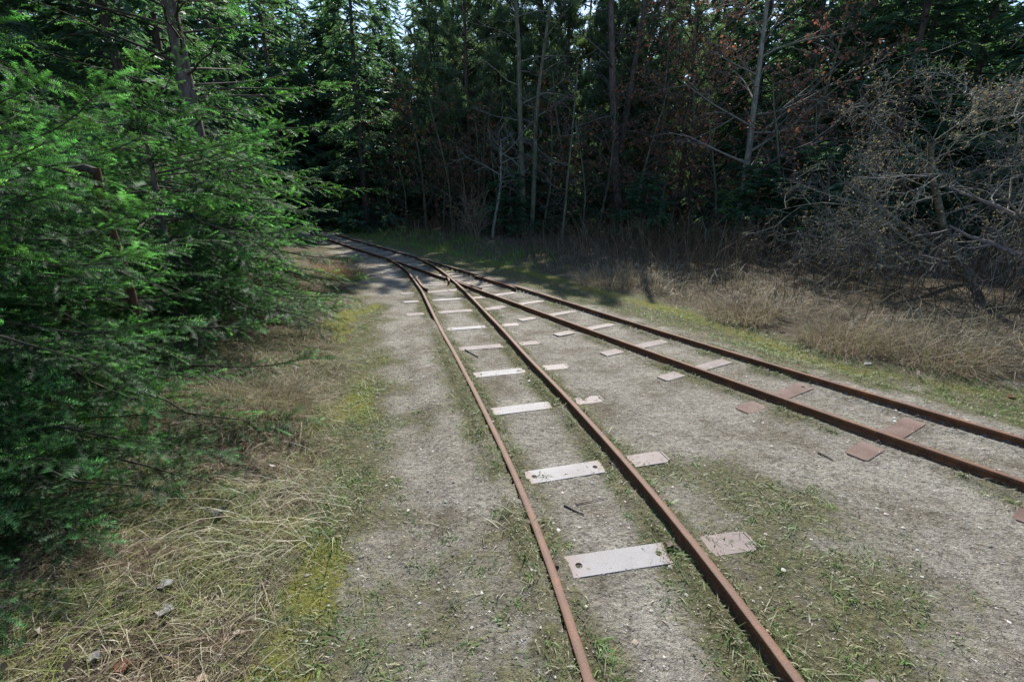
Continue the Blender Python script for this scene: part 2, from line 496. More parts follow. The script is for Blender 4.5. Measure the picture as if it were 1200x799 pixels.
def gz(x, y, f=None):
    x = np.asarray(x, float).ravel(); y = np.asarray(y, float).ravel()
    if f is None: f = fields(x, y)
    z = (fbm(x * 1.3, y * 1.3, 3, 3) - .5) * .012 + (fbm(x * 9, y * 9, 5, 3) - .5) * .013
    wob = .8 + .5 * vnoise(x * 5, y * 5, 31)
    for k, amp in (('al', .036), ('ar', .036), ('bl', .026), ('br', .028)):
        d, s = f[k]
        z = z + amp * wob * (.8 * np.exp(-((d - .085) / .036) ** 2) + .25 * np.exp(-(d / .09) ** 2))
    d, s = f['al']
    # soil banked over the left sleeper ends of the near curve
    out = (s < 0) * np.clip(1 - d / .55, 0, 1) * (1 - sst(5.0, 6.5, y))
    z = z + .05 * sst(0, .4, out)
    d, s = f['br']
    out = (s > 0) * np.clip(1 - d / .6, 0, 1) * (.35 + .65 * (1 - sst(9, 11, y)))
    z = z + .04 * sst(0, .4, out)
    if len(SLEEPERS): z = seat(x, y, z)
    vl = f['vl']; vr = f['vr']
    z = z + .13 * sst(0, 1.2, vl) + .05 * sst(-.1, .25, vl) * (vnoise(x * 2.3, y * 2.3, 11)) + .12 * sst(.3, 1.5, vl) * (fbm(x * .9, y * .9, 12, 3) - .3)
    z = z + .16 * sst(0, 1.5, vr) + .12 * sst(.2, 2, vr) * (fbm(x * .8, y * .8, 14, 3) - .4)
    far = sst(14, 40, np.hypot(x, y - 8))
    z = z + far * (fbm(x * .08, y * .08, 21, 3) - .5) * 1.2
    return z

def masks(x, y, f=None):
    x = np.asarray(x, float).ravel(); y = np.asarray(y, float).ravel()
    if f is None: f = fields(x, y)
    big = fbm(x * .9, y * .9, 41, 4); med = fbm(x * 3.1, y * 3.1, 47, 4)
    vl, vr = f['vl'], f['vr']
    on = (vl < 0) & (vr < 0)
    dal, sal = f['al']; dar, sar = f['ar']; dbl, sbl = f['bl']; dbr, sbr = f['br']
    g = np.zeros_like(x)
    for d in (dal, dar):
        g = np.maximum(g, .72 * np.exp(-((d - .06) / .17) ** 2))
    g = np.maximum(g, .55 * np.exp(-((dbl - .1) / .16) ** 2))
    g = np.maximum(g, .38 * np.exp(-((dbr - .08) / .14) ** 2))
    # thin turf to the right of the near curve, fading into sand farther up
    rightA = (sar > 0) & (sbl < 0)
    g = np.maximum(g, rightA * .55 * np.exp(-(np.maximum(dar - .6, 0) / .6) ** 2) * (1 - sst(2.0, 3.6, y)))
    g = np.maximum(g, rightA * .5 * np.exp(-(dar / .35) ** 2) * (1 - sst(4.5, 7, y)))
    # strip between the path and the left verge
    leftA = (sal < 0)
    g = np.maximum(g, leftA * .72 * np.exp(-(np.maximum(-vl, 0) / (.34 + .2 * med)) ** 2))
    g = np.maximum(g, leftA * .5 * (1 - sst(1.6, 3.0, y)))
    # right of the far rail: mossy turf strip
    rb = sbr > 0
    g = np.maximum(g, rb * (.35 + .55 * sst(.12, .45, dbr)))
    g = g * 1.05 + (big - .5) * .8 + (med - .5) * .85
    lit = np.maximum(.15 + .85 * sst(-.05, .35, vl + (med - .5) * .35), sst(-.08, .22, vr + (med - .5) * .3)) * ((vl > -.3) | (vr > -.3))
    vw = vl + (fbm(x * 1.3, y * 1.3, 53, 3) - .5) * .9 + (med - .5) * .3
    ym = leftA * np.exp(-((vw - .06) / .2) ** 2) * (.1 + .85 * sst(.38, .64, fbm(x * 1.7, y * 1.7, 52, 3))) + rb * np.exp(-((vr + .3) / .28) ** 2) * (.35 + .75 * big) + (big - .5) * .35
    ym = ym * ((vl > -.4) | (vr > -.9))
    return np.clip(g, 0, 1), np.clip(lit, 0, 1), np.clip(ym, 0, 1)

# ------------------------------------------------------------------ sleeper plan
yAs = [1.06, 1.7943, 2.5238, 3.4287, 4.2021, 4.9772, 5.7642, 6.6387, 7.4401, 8.0896, 8.7081, 9.4575]
typ = [1, 0, 0, 1, 2, 3, 0, 3, 1, 3, 3, 3]
yBs = [.38, 1.05, 1.75, 2.43, 3.0815, 3.748, 4.4094, 5.0914, 5.8202, 6.52, 7.2, 7.87, 8.53, 9.2, 9.86, 10.53, 11.2, 11.86, 12.55]
y = 13.2
while y < 30:
    yBs.append(y); y += .67
PLAN_A = [(y, rng.uniform(-.012, .012), t, rng.uniform(-.02, .02)) for y, t in zip(yAs, typ)]
PLAN_B = [(y, rng.uniform(-.012, .012) + (-.02 if y < 8 else 0), rng.uniform(-.03, .03)) for y in yBs]
for fn, plan in ((ctrA, PLAN_A), (ctrB, PLAN_B)):
    for p in plan:
        x, d = fn(np.array([p[0]])); x, d = float(x[0]), float(d[0]); q = math.hypot(1, d)
        if p[0] < 14:
            SLEEPERS.append((x + p[1] / q, p[0] - p[1] * d / q, math.atan2(-d, 1) + p[-1], -.3 if (fn is ctrA and p[0] < 6) else -2, 2 if fn is ctrA else .3))

# ------------------------------------------------------------------ ground
def axis(lo, hi, step, far_lo, far_hi, grow=1.16):
    a = list(np.arange(lo, hi, step))
    s = step; v = a[-1]; up = []
    while v < far_hi:
        s *= grow; v += s; up.append(v)
    s = step; v = a[0]; dn = []
    while v > far_lo:
        s *= grow; v -= s; dn.append(v)
    return np.array(dn[::-1] + a + up)
gx = axis(-2.6, 4.2, .032, -300, 300, 1.09)
gy = axis(.7, 6.5, .032, -60, 600, 1.045)
GX, GY = np.meshgrid(gx, gy)
fx, fy = GX.ravel(), GY.ravel()
F_ = fields(fx, fy)
GZ = gz(fx, fy, F_)
mg, ml, my = masks(fx, fy, F_)
nx, ny = len(gx), len(gy)
ii = (np.arange(ny - 1)[:, None] * nx + np.arange(nx - 1)[None, :]).ravel()
gF = np.stack([ii, ii + 1, ii + nx + 1, ii + nx], 1)
ground = mk('ground', np.stack([fx, fy, GZ], 1), gF, M_GROUND, None, np.stack([mg, ml, my], 1), True)
tag(ground, 'sandy ground with thin turf, moss and a littered verge', 'ground', None, 'structure')

def gz1(x, y):
    return float(gz(np.array([x]), np.array([y]))[0])

# ------------------------------------------------------------------ rails and sleepers
PROF = np.array([(-.032, -.012), (-.032, .006), (-.009, .014), (-.0065, .046), (-.018, .054), (-.0185, .0735), (-.0168, RH),
                 (.0168, RH), (.0185, .0735), (.018, .054), (.0065, .046), (.009, .014), (.032, .006), (.032, -.012)])
def rail(name, line, parent, dz=None, profile=PROF, worn=1.0):
    L = np.asarray(line, float); n = len(L); k = len(profile)
    T = np.empty_like(L); T[1:-1] = L[2:] - L[:-2]; T[0] = L[1] - L[0]; T[-1] = L[-1] - L[-2]
    T = norm(T); N = np.stack([T[:, 1], -T[:, 0]], 1)
    z0 = np.zeros(n) if dz is None else np.asarray(dz)
    V = np.empty((n, k, 3))
    V[:, :, :2] = L[:, None] + N[:, None] * profile[None, :, 0:1]
    V[:, :, 2] = profile[None, :, 1] + z0[:, None]
    i = (np.arange(n - 1)[:, None] * k); j = np.arange(k)[None]
    a = i + j; b = i + (j + 1) % k
    F = np.stack([a, a + k, b + k, b], -1).reshape(-1, 4)
    # separate end caps as fans of quads over the mirrored profile
    caps = []
    for r in (0, n - 1):
        for q in range(k // 2 - 1):
            c = [r * k + q, r * k + q + 1, r * k + k - 2 - q, r * k + k - 1 - q]
            caps.append(c if r == 0 else c[::-1])
    C = np.zeros((n, k, 3)); C[:, 6:8] = worn
    return mk(name, V.reshape(-1, 3), np.concatenate([F, np.array(caps)]), M_RAIL, parent, C.reshape(-1, 3))

def wavy(line, seed):
    """old light rail is never dead straight"""
    L = np.array(line)
    L[:, 0] += (vnoise(L[:, 1] * .9, L[:, 1] * 0 + seed, seed) - .5) * .022
    return L

track_through = thing('railway_track', 'straighter narrow gauge track on the right, rusty rails sweeping past the brush', 'railway track')
track_curve = thing('railway_track', 'narrow gauge track nearest the camera, branching off leftmost with pale worn sleepers', 'railway track')
rail('rail', wavy(railAL, 3), track_curve)
rail('rail', wavy(railAR, 5), track_curve)
rail('rail', wavy(railBR, 7), track_through, worn=.35)
# crossing point
yc = 8.95
i_far = yB > yc + .22; i_near = yB < yc - .12
far_bl = bl[i_far]
# wing rail: runs up to the crossing, then bends off beside the curved right rail
ax, ad = ctrA(np.array([yc + .05, yc - .12, yc - .32]))
arx = offset_line(ctrA, np.array([yc + .12, yc - .08, yc - .34]), GAUGE / 2 - .058)
arx[-1, 0] -= .05
wing = np.concatenate([arx[::-1], far_bl])
rail('rail', wing, track_through)
near_bl = bl[i_near]
nose = offset_line(ctrB, np.array([yc - .08]), -GAUGE / 2)
rail('rail', np.concatenate([near_bl, nose]), track_through, worn=.35)
# second wing rail on the right of the nose and two check rails
w2 = offset_line(ctrB, np.array([yc - .75, yc - .55, yc - .3, yc - .05, yc + .12]), -GAUGE / 2 + .062)
w2[0, 0] += .045; w2[1, 0] += .012
rail('wing_rail', w2, track_through)
ck = offset_line(ctrB, np.array([7.9, 8.1, 8.4, 8.7, 9.0, 9.2]), GAUGE / 2 - .06)
ck[0, 0] -= .035; ck[-1, 0] -= .03
rail('check_rail', ck, track_through)
ck = offset_line(ctrA, np.array([8.05, 8.25, 8.5, 8.8, 9.1, 9.35]), -GAUGE / 2 + .062)
ck[0, 0] += .05; ck[1, 0] += .015; ck[-1, 0] += .03
rail('check_rail', ck, track_curve)

def sleeper_mesh(name, half, holes, mat, seed, hole_at=.2):
    """pressed steel trough sleeper: flat top with rounded corners and bolt holes, sloping flanks, lipped ends"""
    import bmesh
    r_ = np.random.default_rng(seed)
    bm = bmesh.new()
    hw = .066
    c = .026
    outer = [(-half + c, -hw), (half - c, -hw), (half, -hw + c), (half, hw - c), (half - c, hw), (-half + c, hw), (-half, hw - c), (-half, -hw + c)]
    vo = [bm.verts.new((x, y, 0)) for x, y in outer]
    eo = [bm.edges.new((vo[i], vo[(i + 1) % 8])) for i in range(8)]
    eh = []
    loops = []
    if holes:
        for hx in (-hole_at, hole_at):
            ring = []
            rx, ry = .017 * r_.uniform(.85, 1.15), .0155 * r_.uniform(.85, 1.15)
            for k in range(10):
                a = k * math.pi / 5
                ring.append(bm.verts.new((hx + rx * math.cos(a), ry * math.sin(a) + .008 * r_.uniform(-1, 1) * 0, 0)))
            eh += [bm.edges.new((ring[i], ring[(i + 1) % 10])) for i in range(10)]
            loops.append(ring)
    bmesh.ops.triangle_fill(bm, edges=eo + eh, use_beauty=True, use_dissolve=False)
    # flanks
    fl = []
    for (x, y) in outer:
        fl.append(bm.verts.new((x * (1 + .016 / half), y * 1.32, -.05)))
    for i in range(8):
        bm.faces.new((vo[i], fl[i], fl[(i + 1) % 8], vo[(i + 1) % 8]))
    for ring in loops:
        low = [bm.verts.new((v.co.x, v.co.y, -.005)) for v in ring]
        for i in range(10):
            bm.faces.new((ring[i], ring[(i + 1) % 10], low[(i + 1) % 10], low[i]))
        bm.faces.new(low).material_index = 1
    # raised lips at both ends
    for s in (-1, 1):
        x0, x1 = s * (half - .012), s * (half - .001)
        a = [bm.verts.new(p) for p in ((x0, -hw + .014, .0005), (x1, -hw + .014, .0005), (x1, hw - .014, .0005), (x0, hw - .014, .0005))]
        b = [bm.verts.new((v.co.x, v.co.y, .0045)) for v in a]
        for i in range(4):
            bm.faces.new((a[i], a[(i + 1) % 4], b[(i + 1) % 4], b[i]))
        bm.faces.new(b)
    bmesh.ops.recalc_face_normals(bm, faces=bm.faces)
    me = bpy.data.meshes.new(name)
    bm.to_mesh(me); bm.free()
    me.materials.append(mat); me.materials.append(M_SOIL)
    return me

def clip_mesh():
    import bmesh
    bm = bmesh.new()
    bmesh.ops.create_cube(bm, size=1)
    for v in bm.verts:
        t = 1 if v.co.z < 0 else .72
        v.co = (v.co.x * .042 * t, v.co.y * .045 * t, v.co.z * .014)
    r = bmesh.ops.create_cone(bm, cap_ends=True, segments=6, radius1=.009, radius2=.008, depth=.012)
    for v in r['verts']:
        v.co.z += .011
    me = bpy.data.meshes.new('rail_clip'); bm.to_mesh(me); bm.free(); me.materials.append(M_PINEBARK)
    return me
ME_CLIP = clip_mesh()
SL = [sleeper_mesh('sleeper', .70, True, M_SLEEPER, 1), sleeper_mesh('sleeper', .70, False, M_SLEEPER, 2),
      sleeper_mesh('sleeper', .70, True, M_SLEEPER, 3, .185)]
M_SLEEPER_MID = sleeper_mat('dull_steel_sleeper', (.13, .098, .086), (.175, .138, .125), (.215, .18, .17), .65, .35)
SLM = [sleeper_mesh('sleeper', .70, False, M_SLEEPER_MID, 6), sleeper_mesh('sleeper', .70, True, M_SLEEPER_MID, 7)]
SLR = [sleeper_mesh('sleeper', .70, False, M_SLEEPER_RUST, 4), sleeper_mesh('sleeper', .70, True, M_SLEEPER_RUST, 5)]
def sleeper(track, fn, y, off, me, skew=0.0, zt=.010, clips=True):
    x, d = fn(np.array([y])); x, d = float(x[0]), float(d[0])
    q = math.hypot(1, d)
    o = bpy.data.objects.new('sleeper', me); COL.objects.link(o); o.parent = track
    o.location = (x + off / q, y - off * d / q, zt)
    o.rotation_euler = (rng.uniform(-.02, .02), rng.uniform(-.006, .006), math.atan2(-d, 1) + skew)
    if clips:
        for s in (-1, 1):
            for t in (-1, 1):
                c = bpy.data.objects.new('rail_clip', ME_CLIP); COL.objects.link(c); c.parent = o
                c.location = (s * GAUGE / 2 + t * .052 - off, rng.uniform(-.01, .01), rng.uniform(-.004, .008))
                c.rotation_euler = (0, 0, rng.uniform(-.2, .2))
    return o
for y, off, t, sk in PLAN_A:
    sleeper(track_curve, ctrA, y, off, (SL + SLM)[t], sk, rng.uniform(.007, .010))
for y in (10.05, 10.72, 11.35):
    sleeper(track_curve, ctrA, y, -.06, SL[1], rng.uniform(-.04, .02), .009, False)
for k, (y, off, sk) in enumerate(PLAN_B):
    me = (SLR[k % 3 == 2] if y < 4.0 else SLM[k % 4 == 1]) if y > .9 else SLR[0]
    sleeper(track_through, ctrB, y, off, me, sk, rng.uniform(.008, .011), y < 15)

# ------------------------------------------------------------------ conifer building blocks
def frond_template(seed, L=.42, spacing=.0085, nl=.024, nw=.0036, nside=9, up=True, bend=.25):
    """flat fir spray: a main shoot with side shoots, every needle one triangle"""
    r_ = np.random.default_rng(seed)
    shoots = [((0, 0), 0.0, L)]
    for k in range(nside):
        t = .10 + .80 * (k + r_.uniform(-.2, .2)) / nside
        for s in (-1, 1):
            if r_.random() < .12: continue
            shoots.append(((t * L, 0), s * R(r_.uniform(42, 56)), L * (.52 * (1 - t) + .10) * r_.uniform(.75, 1.1)))
    V = []; C = []
    wood = np.array([.42, .30, .18])
    for (o, a, l) in shoots:
        d = np.array([math.cos(a), math.sin(a), 0]); sd = np.array([-d[1], d[0], 0]); o3 = np.array([o[0], o[1], 0])
        n = max(4, int(l / spacing))
        s = (np.arange(n) + .5) / n * l
        sb = r_.uniform(.45, 1.5)
        el = r_.normal(0, .28) if a else 0.0
        d = np.array([math.cos(a) * math.cos(el), math.sin(a) * math.cos(el), math.sin(el)])
        roll = r_.normal(0, .35); up_ = np.cross(d, sd); sd = sd * math.cos(roll) + up_ * math.sin(roll); upv = np.cross(d, sd)
        rows = [(1, 0.18), (-1, 0.18)] + ([(0, 1.0)] if up else [])
        for side, lift in rows:
            m = n if side else n // 2
            ss = s if side else s[::2][:m]
            m = len(ss)
            ang = np.radians(r_.uniform(52, 78, m)) * (1 if side else .8)
            zz = r_.uniform(-.12, .3, m) if side else r_.uniform(.5, .9, m)
            sdv = sd[None] * (side if side else r_.uniform(-.5, .5, m)[:, None])
            nd_ = norm(d[None] * np.cos(ang)[:, None] + sdv * np.sin(ang)[:, None] + upv * zz[:, None])
            base = o3 + d * ss[:, None]
            ln = nl * r_.uniform(.8, 1.15, m) * np.where(ss > l * .9, .75, 1)
            w = nw / 2
            tri = np.stack([base - d * w, base + d * w, base + nd_ * ln[:, None]], 1)
            V.append(tri.reshape(-1, 3))
            tip_light = (.2 + 1.7 * (ss / l) ** 1.7) * r_.uniform(.75, 1.25, m) * sb  # sunlit shoot tips and shaded inner needles are put into the needle colour
            C.append(np.repeat(np.stack([tip_light, tip_light, tip_light * .92], 1), 3, 0))
        # the shoot itself
        w = .0022 * (1 if a else 1.6)
        a0, a1 = o3 - sd * w, o3 + sd * w; b0 = o3 + d * l
        V.append(np.stack([a0, a1, b0])); C.append(np.tile(wood * 1.8, (3, 1)))
    V = np.concatenate(V); C = np.concatenate(C)
    V[:, 2] -= bend * V[:, 0] ** 2 / L + .1 * np.abs(V[:, 1]) ** 2 / L
    return V, C

def add_fronds(acc, temps, O, X, U, s, col):
    """X main direction, U approximate up"""
    X = norm(X); Y = norm(np.cross(U, X)); Z = np.cross(X, Y)
    idx = rng.integers(0, len(temps), len(O))
    for k, (T, Ct) in enumerate(temps):
        m = idx == k
        if not m.any(): continue
        V = place(T, O[m], X[m], Y[m], Z[m], s[m])
        n = len(T)
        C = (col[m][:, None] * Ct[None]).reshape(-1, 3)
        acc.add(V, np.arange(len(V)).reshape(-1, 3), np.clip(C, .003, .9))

def bough_curve(p0, az, L, pitch, sag, tipup, n=9):
    t = np.linspace(0, 1, n)
    r_ = L * t
    z = r_ * math.tan(pitch) - sag * L * t ** 1.6 + tipup * L * t ** 4
    wob = np.cumsum(rng.normal(0, .018 * L, n)); wob -= wob[0]
    dx, dy = math.cos(az), math.sin(az)
    return np.stack([p0[0] + dx * r_ - dy * wob, p0[1] + dy * r_ + dx * wob, p0[2] + z], 1)

def conifer(name, label, cat, loc, H, zlo, zhi, shape, nb, temps, step, fl, base_col, trunk_r, bark, group=None, lean=(0, 0),
            inner=.22, pitch=(-5, 20), sag=.25, tipup=.12, needle=None, az_bias=None, drop=(0, 0), rz=0.0):
    """tree with a trunk, limbs and a crown of sprays; shape(u) gives bough length at relative height u"""
    root = thing(name, label, cat, loc, rz, group)
    nz = 9
    tz = np.linspace(-.15, H, nz)
    tp = np.stack([lean[0] * tz / H * H + rng.normal(0, .02, nz) * (tz > .3), lean[1] * tz / H * H + rng.normal(0, .02, nz) * (tz > .3), tz], 1)
    tr = trunk_r * (1 - .93 * np.clip(tz / H, 0, 1)) * np.where(tz < .2, 1.3, 1)
    V, F = tubes(tp[None], tr[None], 12)
    mk('trunk', V, F, bark, root, None, True)
    la = Acc(); cr = Acc()
    O = []; X = []; S = []; CB = []
    bp_, br_ = [], []
    for k in range(nb):
        u = (k + rng.uniform(0, 1)) / nb
        z = zlo + (zhi - zlo) * u
        L = shape(u) * rng.uniform(.72, 1.12)
        pl, ph = (pitch[0] + drop[0] * (1 - u), pitch[1] + drop[1] * (1 - u))
        az = k * 2.399 + rng.uniform(-.5, .5)
        if az_bias is not None and rng.random() < az_bias[1]:
            az = az_bias[0] + rng.normal(0, .55)
        c0 = np.array([np.interp(z, tz, tp[:, 0]), np.interp(z, tz, tp[:, 1]), z])
        c = bough_curve(c0, az, L, R(rng.uniform(pl, ph)), sag * rng.uniform(.2, 1.5), tipup * rng.uniform(.4, 1.5))
        bp_.append(c); br_.append(np.linspace(max(.006, .0095 * L), .003, len(c)))
        m = max(3, int(L * (1 - inner) / step))
        ts = inner + (1 - inner) * (np.arange(m) + rng.uniform(0, .6, m)) / m
        seg = np.stack([np.interp(ts, np.linspace(0, 1, len(c)), c[:, q]) for q in range(3)], 1)
        tan = norm(np.stack([np.gradient(c[:, q]) for q in range(3)], 1))
        tg = norm(np.stack([np.interp(ts, np.linspace(0, 1, len(c)), tan[:, q]) for q in range(3)], 1))
        side = np.where(np.arange(m) % 2 == 0, 1.0, -1.0)
        lat = norm(np.cross(np.array([0, 0, 1.0]), tg))
        ang = np.radians(rng.uniform(32, 62, m)) * (1 - .5 * ts ** 4)
        d = tg * np.cos(ang)[:, None] + lat * (side * np.sin(ang))[:, None] + np.array([0, 0, 1.0]) * rng.uniform(-.4, .4, m)[:, None]
        O.append(seg); X.append(d)
        s = fl * (1.1 - .6 * ts) * rng.uniform(.75, 1.2, m) * (.65 + .35 * min(1, L / 1.2)); S.append(s)
        bb = rng.uniform(.8, 1.2)
        CB.append(vary(np.asarray(base_col) * bb, m, .55, .15))
        O.append(c[-1:]); X.append(tg[-1:]); S.append(np.array([fl * .8])); CB.append(vary(np.asarray(base_col) * bb * 1.15, 1, .2, .1))
    O, X, S, CB = map(np.concatenate, (O, X, S, CB))
    U = np.tile(np.array([0, 0, 1.0]), (len(O), 1)) + rng.normal(0, .3, (len(O), 3))
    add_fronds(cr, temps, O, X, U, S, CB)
    V, F = tubes(np.array(bp_), np.array(br_), 5)
    la.add(V, F, (.06, .05, .038))
    la.build('limbs', M_TWIG, root)['kind'] = 'stuff'
    cr.build('crown', needle or M_NEEDLE, root)
    return root

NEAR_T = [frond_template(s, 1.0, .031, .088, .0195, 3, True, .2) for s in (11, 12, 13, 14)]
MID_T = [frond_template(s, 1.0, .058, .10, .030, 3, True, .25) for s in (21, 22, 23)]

def spray_template(seed, n=16, droop=.5):
    """coarse hanging spray for trees some twenty metres off"""
    r_ = np.random.default_rng(seed)
    V = []; C = []
    for k in range(n):
        t = (k + .5) / n
        a = r_.choice([-1, 1]) * R(r_.uniform(15, 65)); l = .5 * (1 - .55 * t) * r_.uniform(.7, 1.2)
        o = np.array([t * .8, 0, -.15 * t * t])
        d = np.array([math.cos(a), math.sin(a), -droop * r_.uniform(.1, 1)]); d /= np.linalg.norm(d)
        w = np.cross(d, r_.normal(0, 1, 3)); w = w / np.linalg.norm(w) * .055
        V.append(np.stack([o - w, o + w, o + d * l])); b = r_.uniform(.7, 1.25)
        C.append(np.tile([b, b, b], (3, 1)))
    return np.concatenate(V), np.concatenate(C)
FAR_T = [spray_template(s) for s in (31, 32, 33)]

def tuft_template(seed, n=20):
    """pine shoot: needles radiating forward round the twig end"""
    r_ = np.random.default_rng(seed)
    V = []; C = []
    for k in range(n):
        a = r_.uniform(0, 2 * math.pi); e = r_.uniform(.15, 1.1)
        d = np.array([math.cos(e), math.sin(e) * math.cos(a), math.sin(e) * math.sin(a)])
        o = np.array([r_.uniform(0, .5), 0, 0]); l = r_.uniform(.45, .75)
        w = np.cross(d, r_.normal(0, 1, 3)); w = w / np.linalg.norm(w) * .034
        V.append(np.stack([o - w, o + w, o + d * l])); b = r_.uniform(.75, 1.25)
        C.append(np.tile([b, b, b], (3, 1)))
    return np.concatenate(V), np.concatenate(C)
TUFT_T = [tuft_template(s) for s in (41, 42, 43)]

# ------------------------------------------------------------------ the firs on the left verge
FIRCOL = (.031, .083, .033)
def bush_shape(rmax):
    return lambda u: rmax * (1 - .72 * u ** 1.7)
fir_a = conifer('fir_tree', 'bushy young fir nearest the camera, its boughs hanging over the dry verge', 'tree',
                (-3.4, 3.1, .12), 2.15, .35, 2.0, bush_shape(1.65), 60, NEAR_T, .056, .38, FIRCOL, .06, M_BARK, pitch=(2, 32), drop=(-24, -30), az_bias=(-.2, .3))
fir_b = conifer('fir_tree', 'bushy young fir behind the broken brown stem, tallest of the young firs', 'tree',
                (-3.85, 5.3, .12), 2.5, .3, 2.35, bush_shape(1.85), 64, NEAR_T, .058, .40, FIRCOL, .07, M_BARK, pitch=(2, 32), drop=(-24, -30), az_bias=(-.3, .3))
fir_c = copy_tree(fir_a, 'young fir whose bough tips reach closest to the bend of the rails', 'tree', None, (-4.5, 7.6, .12), 5.9, 1.12)
fir_g = copy_tree(fir_a, 'low young fir filling the gap between the two nearest firs', 'tree', None, (-4.35, 4.2, .12), 2.2, (.85, .85, .9))
fir_h = copy_tree(fir_b, 'low young fir between the tallest young fir and the one at the bend', 'tree', None, (-4.6, 6.4, .12), 4.4, (.8, .8, .85))
fir_f = copy_tree(fir_b, 'low dark fir boughs spreading over the grass at the left edge, nearest the camera', 'tree', None, (-3.0, 2.05, .05), 0.3, (.78, .78, .85))
fir_i = copy_tree(fir_a, 'low fir boughs at the very left edge beside the grey curled leaves', 'tree', None, (-2.6, 1.5, .0), 1.1, (.52, .52, .36))
fir_d = copy_tree(fir_b, 'young fir half hidden behind the nearest fir at the left edge', 'tree', None, (-6.7, 4.9, .15), 1.3, 1.0)
fir_e = copy_tree(fir_a, 'young fir in the gap between the two big spruces', 'tree', None, (-7.0, 7.0, .15), 4.1, 1.05)

# broken stub of a dead limb
stub = Acc()
# ------------------------------------------------------------------ tall conifers on the left
def cone_shape(rmax, bare=.0):
    return lambda u: rmax * (1 - .85 * u) * (1 if u > bare else .8)
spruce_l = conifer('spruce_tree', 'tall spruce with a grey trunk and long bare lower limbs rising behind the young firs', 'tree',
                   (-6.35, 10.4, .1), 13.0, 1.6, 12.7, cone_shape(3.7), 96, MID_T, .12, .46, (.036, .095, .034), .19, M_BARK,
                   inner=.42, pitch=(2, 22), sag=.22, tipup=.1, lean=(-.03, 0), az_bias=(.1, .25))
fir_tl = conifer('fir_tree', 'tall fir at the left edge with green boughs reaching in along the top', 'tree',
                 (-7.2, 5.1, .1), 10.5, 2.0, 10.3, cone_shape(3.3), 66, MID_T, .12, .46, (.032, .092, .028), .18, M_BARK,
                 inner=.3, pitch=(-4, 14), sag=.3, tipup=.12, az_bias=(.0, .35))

# ------------------------------------------------------------------ far conifers (shared meshes)
def far_conifer(name, label, H, zlo, rmax, nb, nper, temps, tsize, colr, trunk_r, bark, inner, pitch, sag, mat, power=1.0, flat=0.0):
    root = thing(name, label, 'tree')
    tz = np.linspace(-.3, H, 7)
    tp = np.stack([rng.normal(0, .05, 7), rng.normal(0, .05, 7), tz], 1)
    V, F = tubes(tp[None], (trunk_r * (1 - .9 * np.clip(tz / H, 0, 1)))[None], 8)
    mk('trunk', V, F, bark, root, None, True)
    cr = Acc(); bp_ = []; br_ = []
    O = []; X = []; S = []; CB = []
    for k in range(nb):
        u = (k + rng.uniform(0, 1)) / nb; z = zlo + (H - .1 - zlo) * u
        L = (rmax * (1 - u) ** power + .25) * rng.uniform(.6, 1.15)
        c = bough_curve(np.array([0, 0, z]), k * 2.399 + rng.uniform(-.6, .6), L, R(rng.uniform(*pitch)), sag, .08, 5)
        bp_.append(c); br_.append(np.linspace(.03, .008, 5))
        m = max(4, int(nper * L / rmax))
        ts = inner + (1 - inner) * rng.uniform(0, 1, m) ** .8
        seg = np.stack([np.interp(ts, np.linspace(0, 1, 5), c[:, q]) for q in range(3)], 1)
        tg = norm(c[-1] - c[0])
        lat = np.cross(np.array([0, 0, 1.0]), tg)
        spread = rng.normal(0, .16, m) * L * (1 - .4 * ts)
        seg = seg + lat * spread[:, None] + np.array([0, 0, 1.0]) * rng.normal(-.02, .08, m)[:, None]
        O.append(seg)
        X.append(tg[None] + lat[None] * rng.normal(0, .8, m)[:, None] + np.array([0, 0, 1.0]) * rng.uniform(-.35, .35, m)[:, None] + flat * np.array([0, 0, 1.0]))
        S.append(tsize * rng.uniform(.7, 1.3, m)); CB.append(vary(np.asarray(colr) * rng.uniform(.75, 1.25), m, .3, .12))
    O, X, S, CB = map(np.concatenate, (O, X, S, CB))
    U = np.array([0, 0, 1.0]) + rng.normal(0, .25, (len(O), 3))
    add_fronds(cr, temps, O, X, U, S, CB)
    V, F = tubes(np.array(bp_), np.array(br_), 3)
    la = Acc(); la.add(V, F, (.07, .058, .05))
    la.build('limbs', M_TWIG, root)['kind'] = 'stuff'
    cr.build('crown', mat, root)
    return root

SPC = (.062, .12, .075)
sp1 = far_conifer('spruce_tree', 'tall dark spruce column standing over the far bend of the track', 13.5, .3, 2.5, 130, 24, FAR_T, .55, SPC, .17, M_BARK, .15, (-8, 12), .28, M_FARNEEDLE, 1.0)
sp1.location = (-6.7, 22.5, 0)
sp2 = far_conifer('spruce_tree', 'x', 12.0, .2, 2.3, 110, 24, FAR_T, .55, SPC, .15, M_BARK, .15, (-10, 10), .3, M_FARNEEDLE, .9)
pn1 = far_conifer('pine_tree', 'x', 13.0, 2.4, 1.8, 84, 46, TUFT_T, .34, (.10, .15, .10), .13, M_PINEBARK, .35, (5, 40), .1, M_FARNEEDLE, .5, .35)
pn2 = far_conifer('pine_tree', 'x', 12.0, 1.2, 1.7, 84, 42, TUFT_T, .32, (.10, .15, .105), .11, M_PINEBARK, .3, (5, 45), .1, M_FARNEEDLE, .5, .35)
sf = far_conifer('fir_tree', 'small bright fir in the undergrowth below the russet leaved beeches', 2.6, .1, 1.2, 42, 22, FAR_T, .36, (.045, .10, .055), .05, M_BARK, .1, (-5, 20), .2, M_FARNEEDLE)
sf.location = (*gpt(878, 300), 0)
copy_tree(sf, 'small dark fir sapling beside the lichen covered tree', 'tree', None, (*gpt(955, 305), 0), 2.0, 1.15)
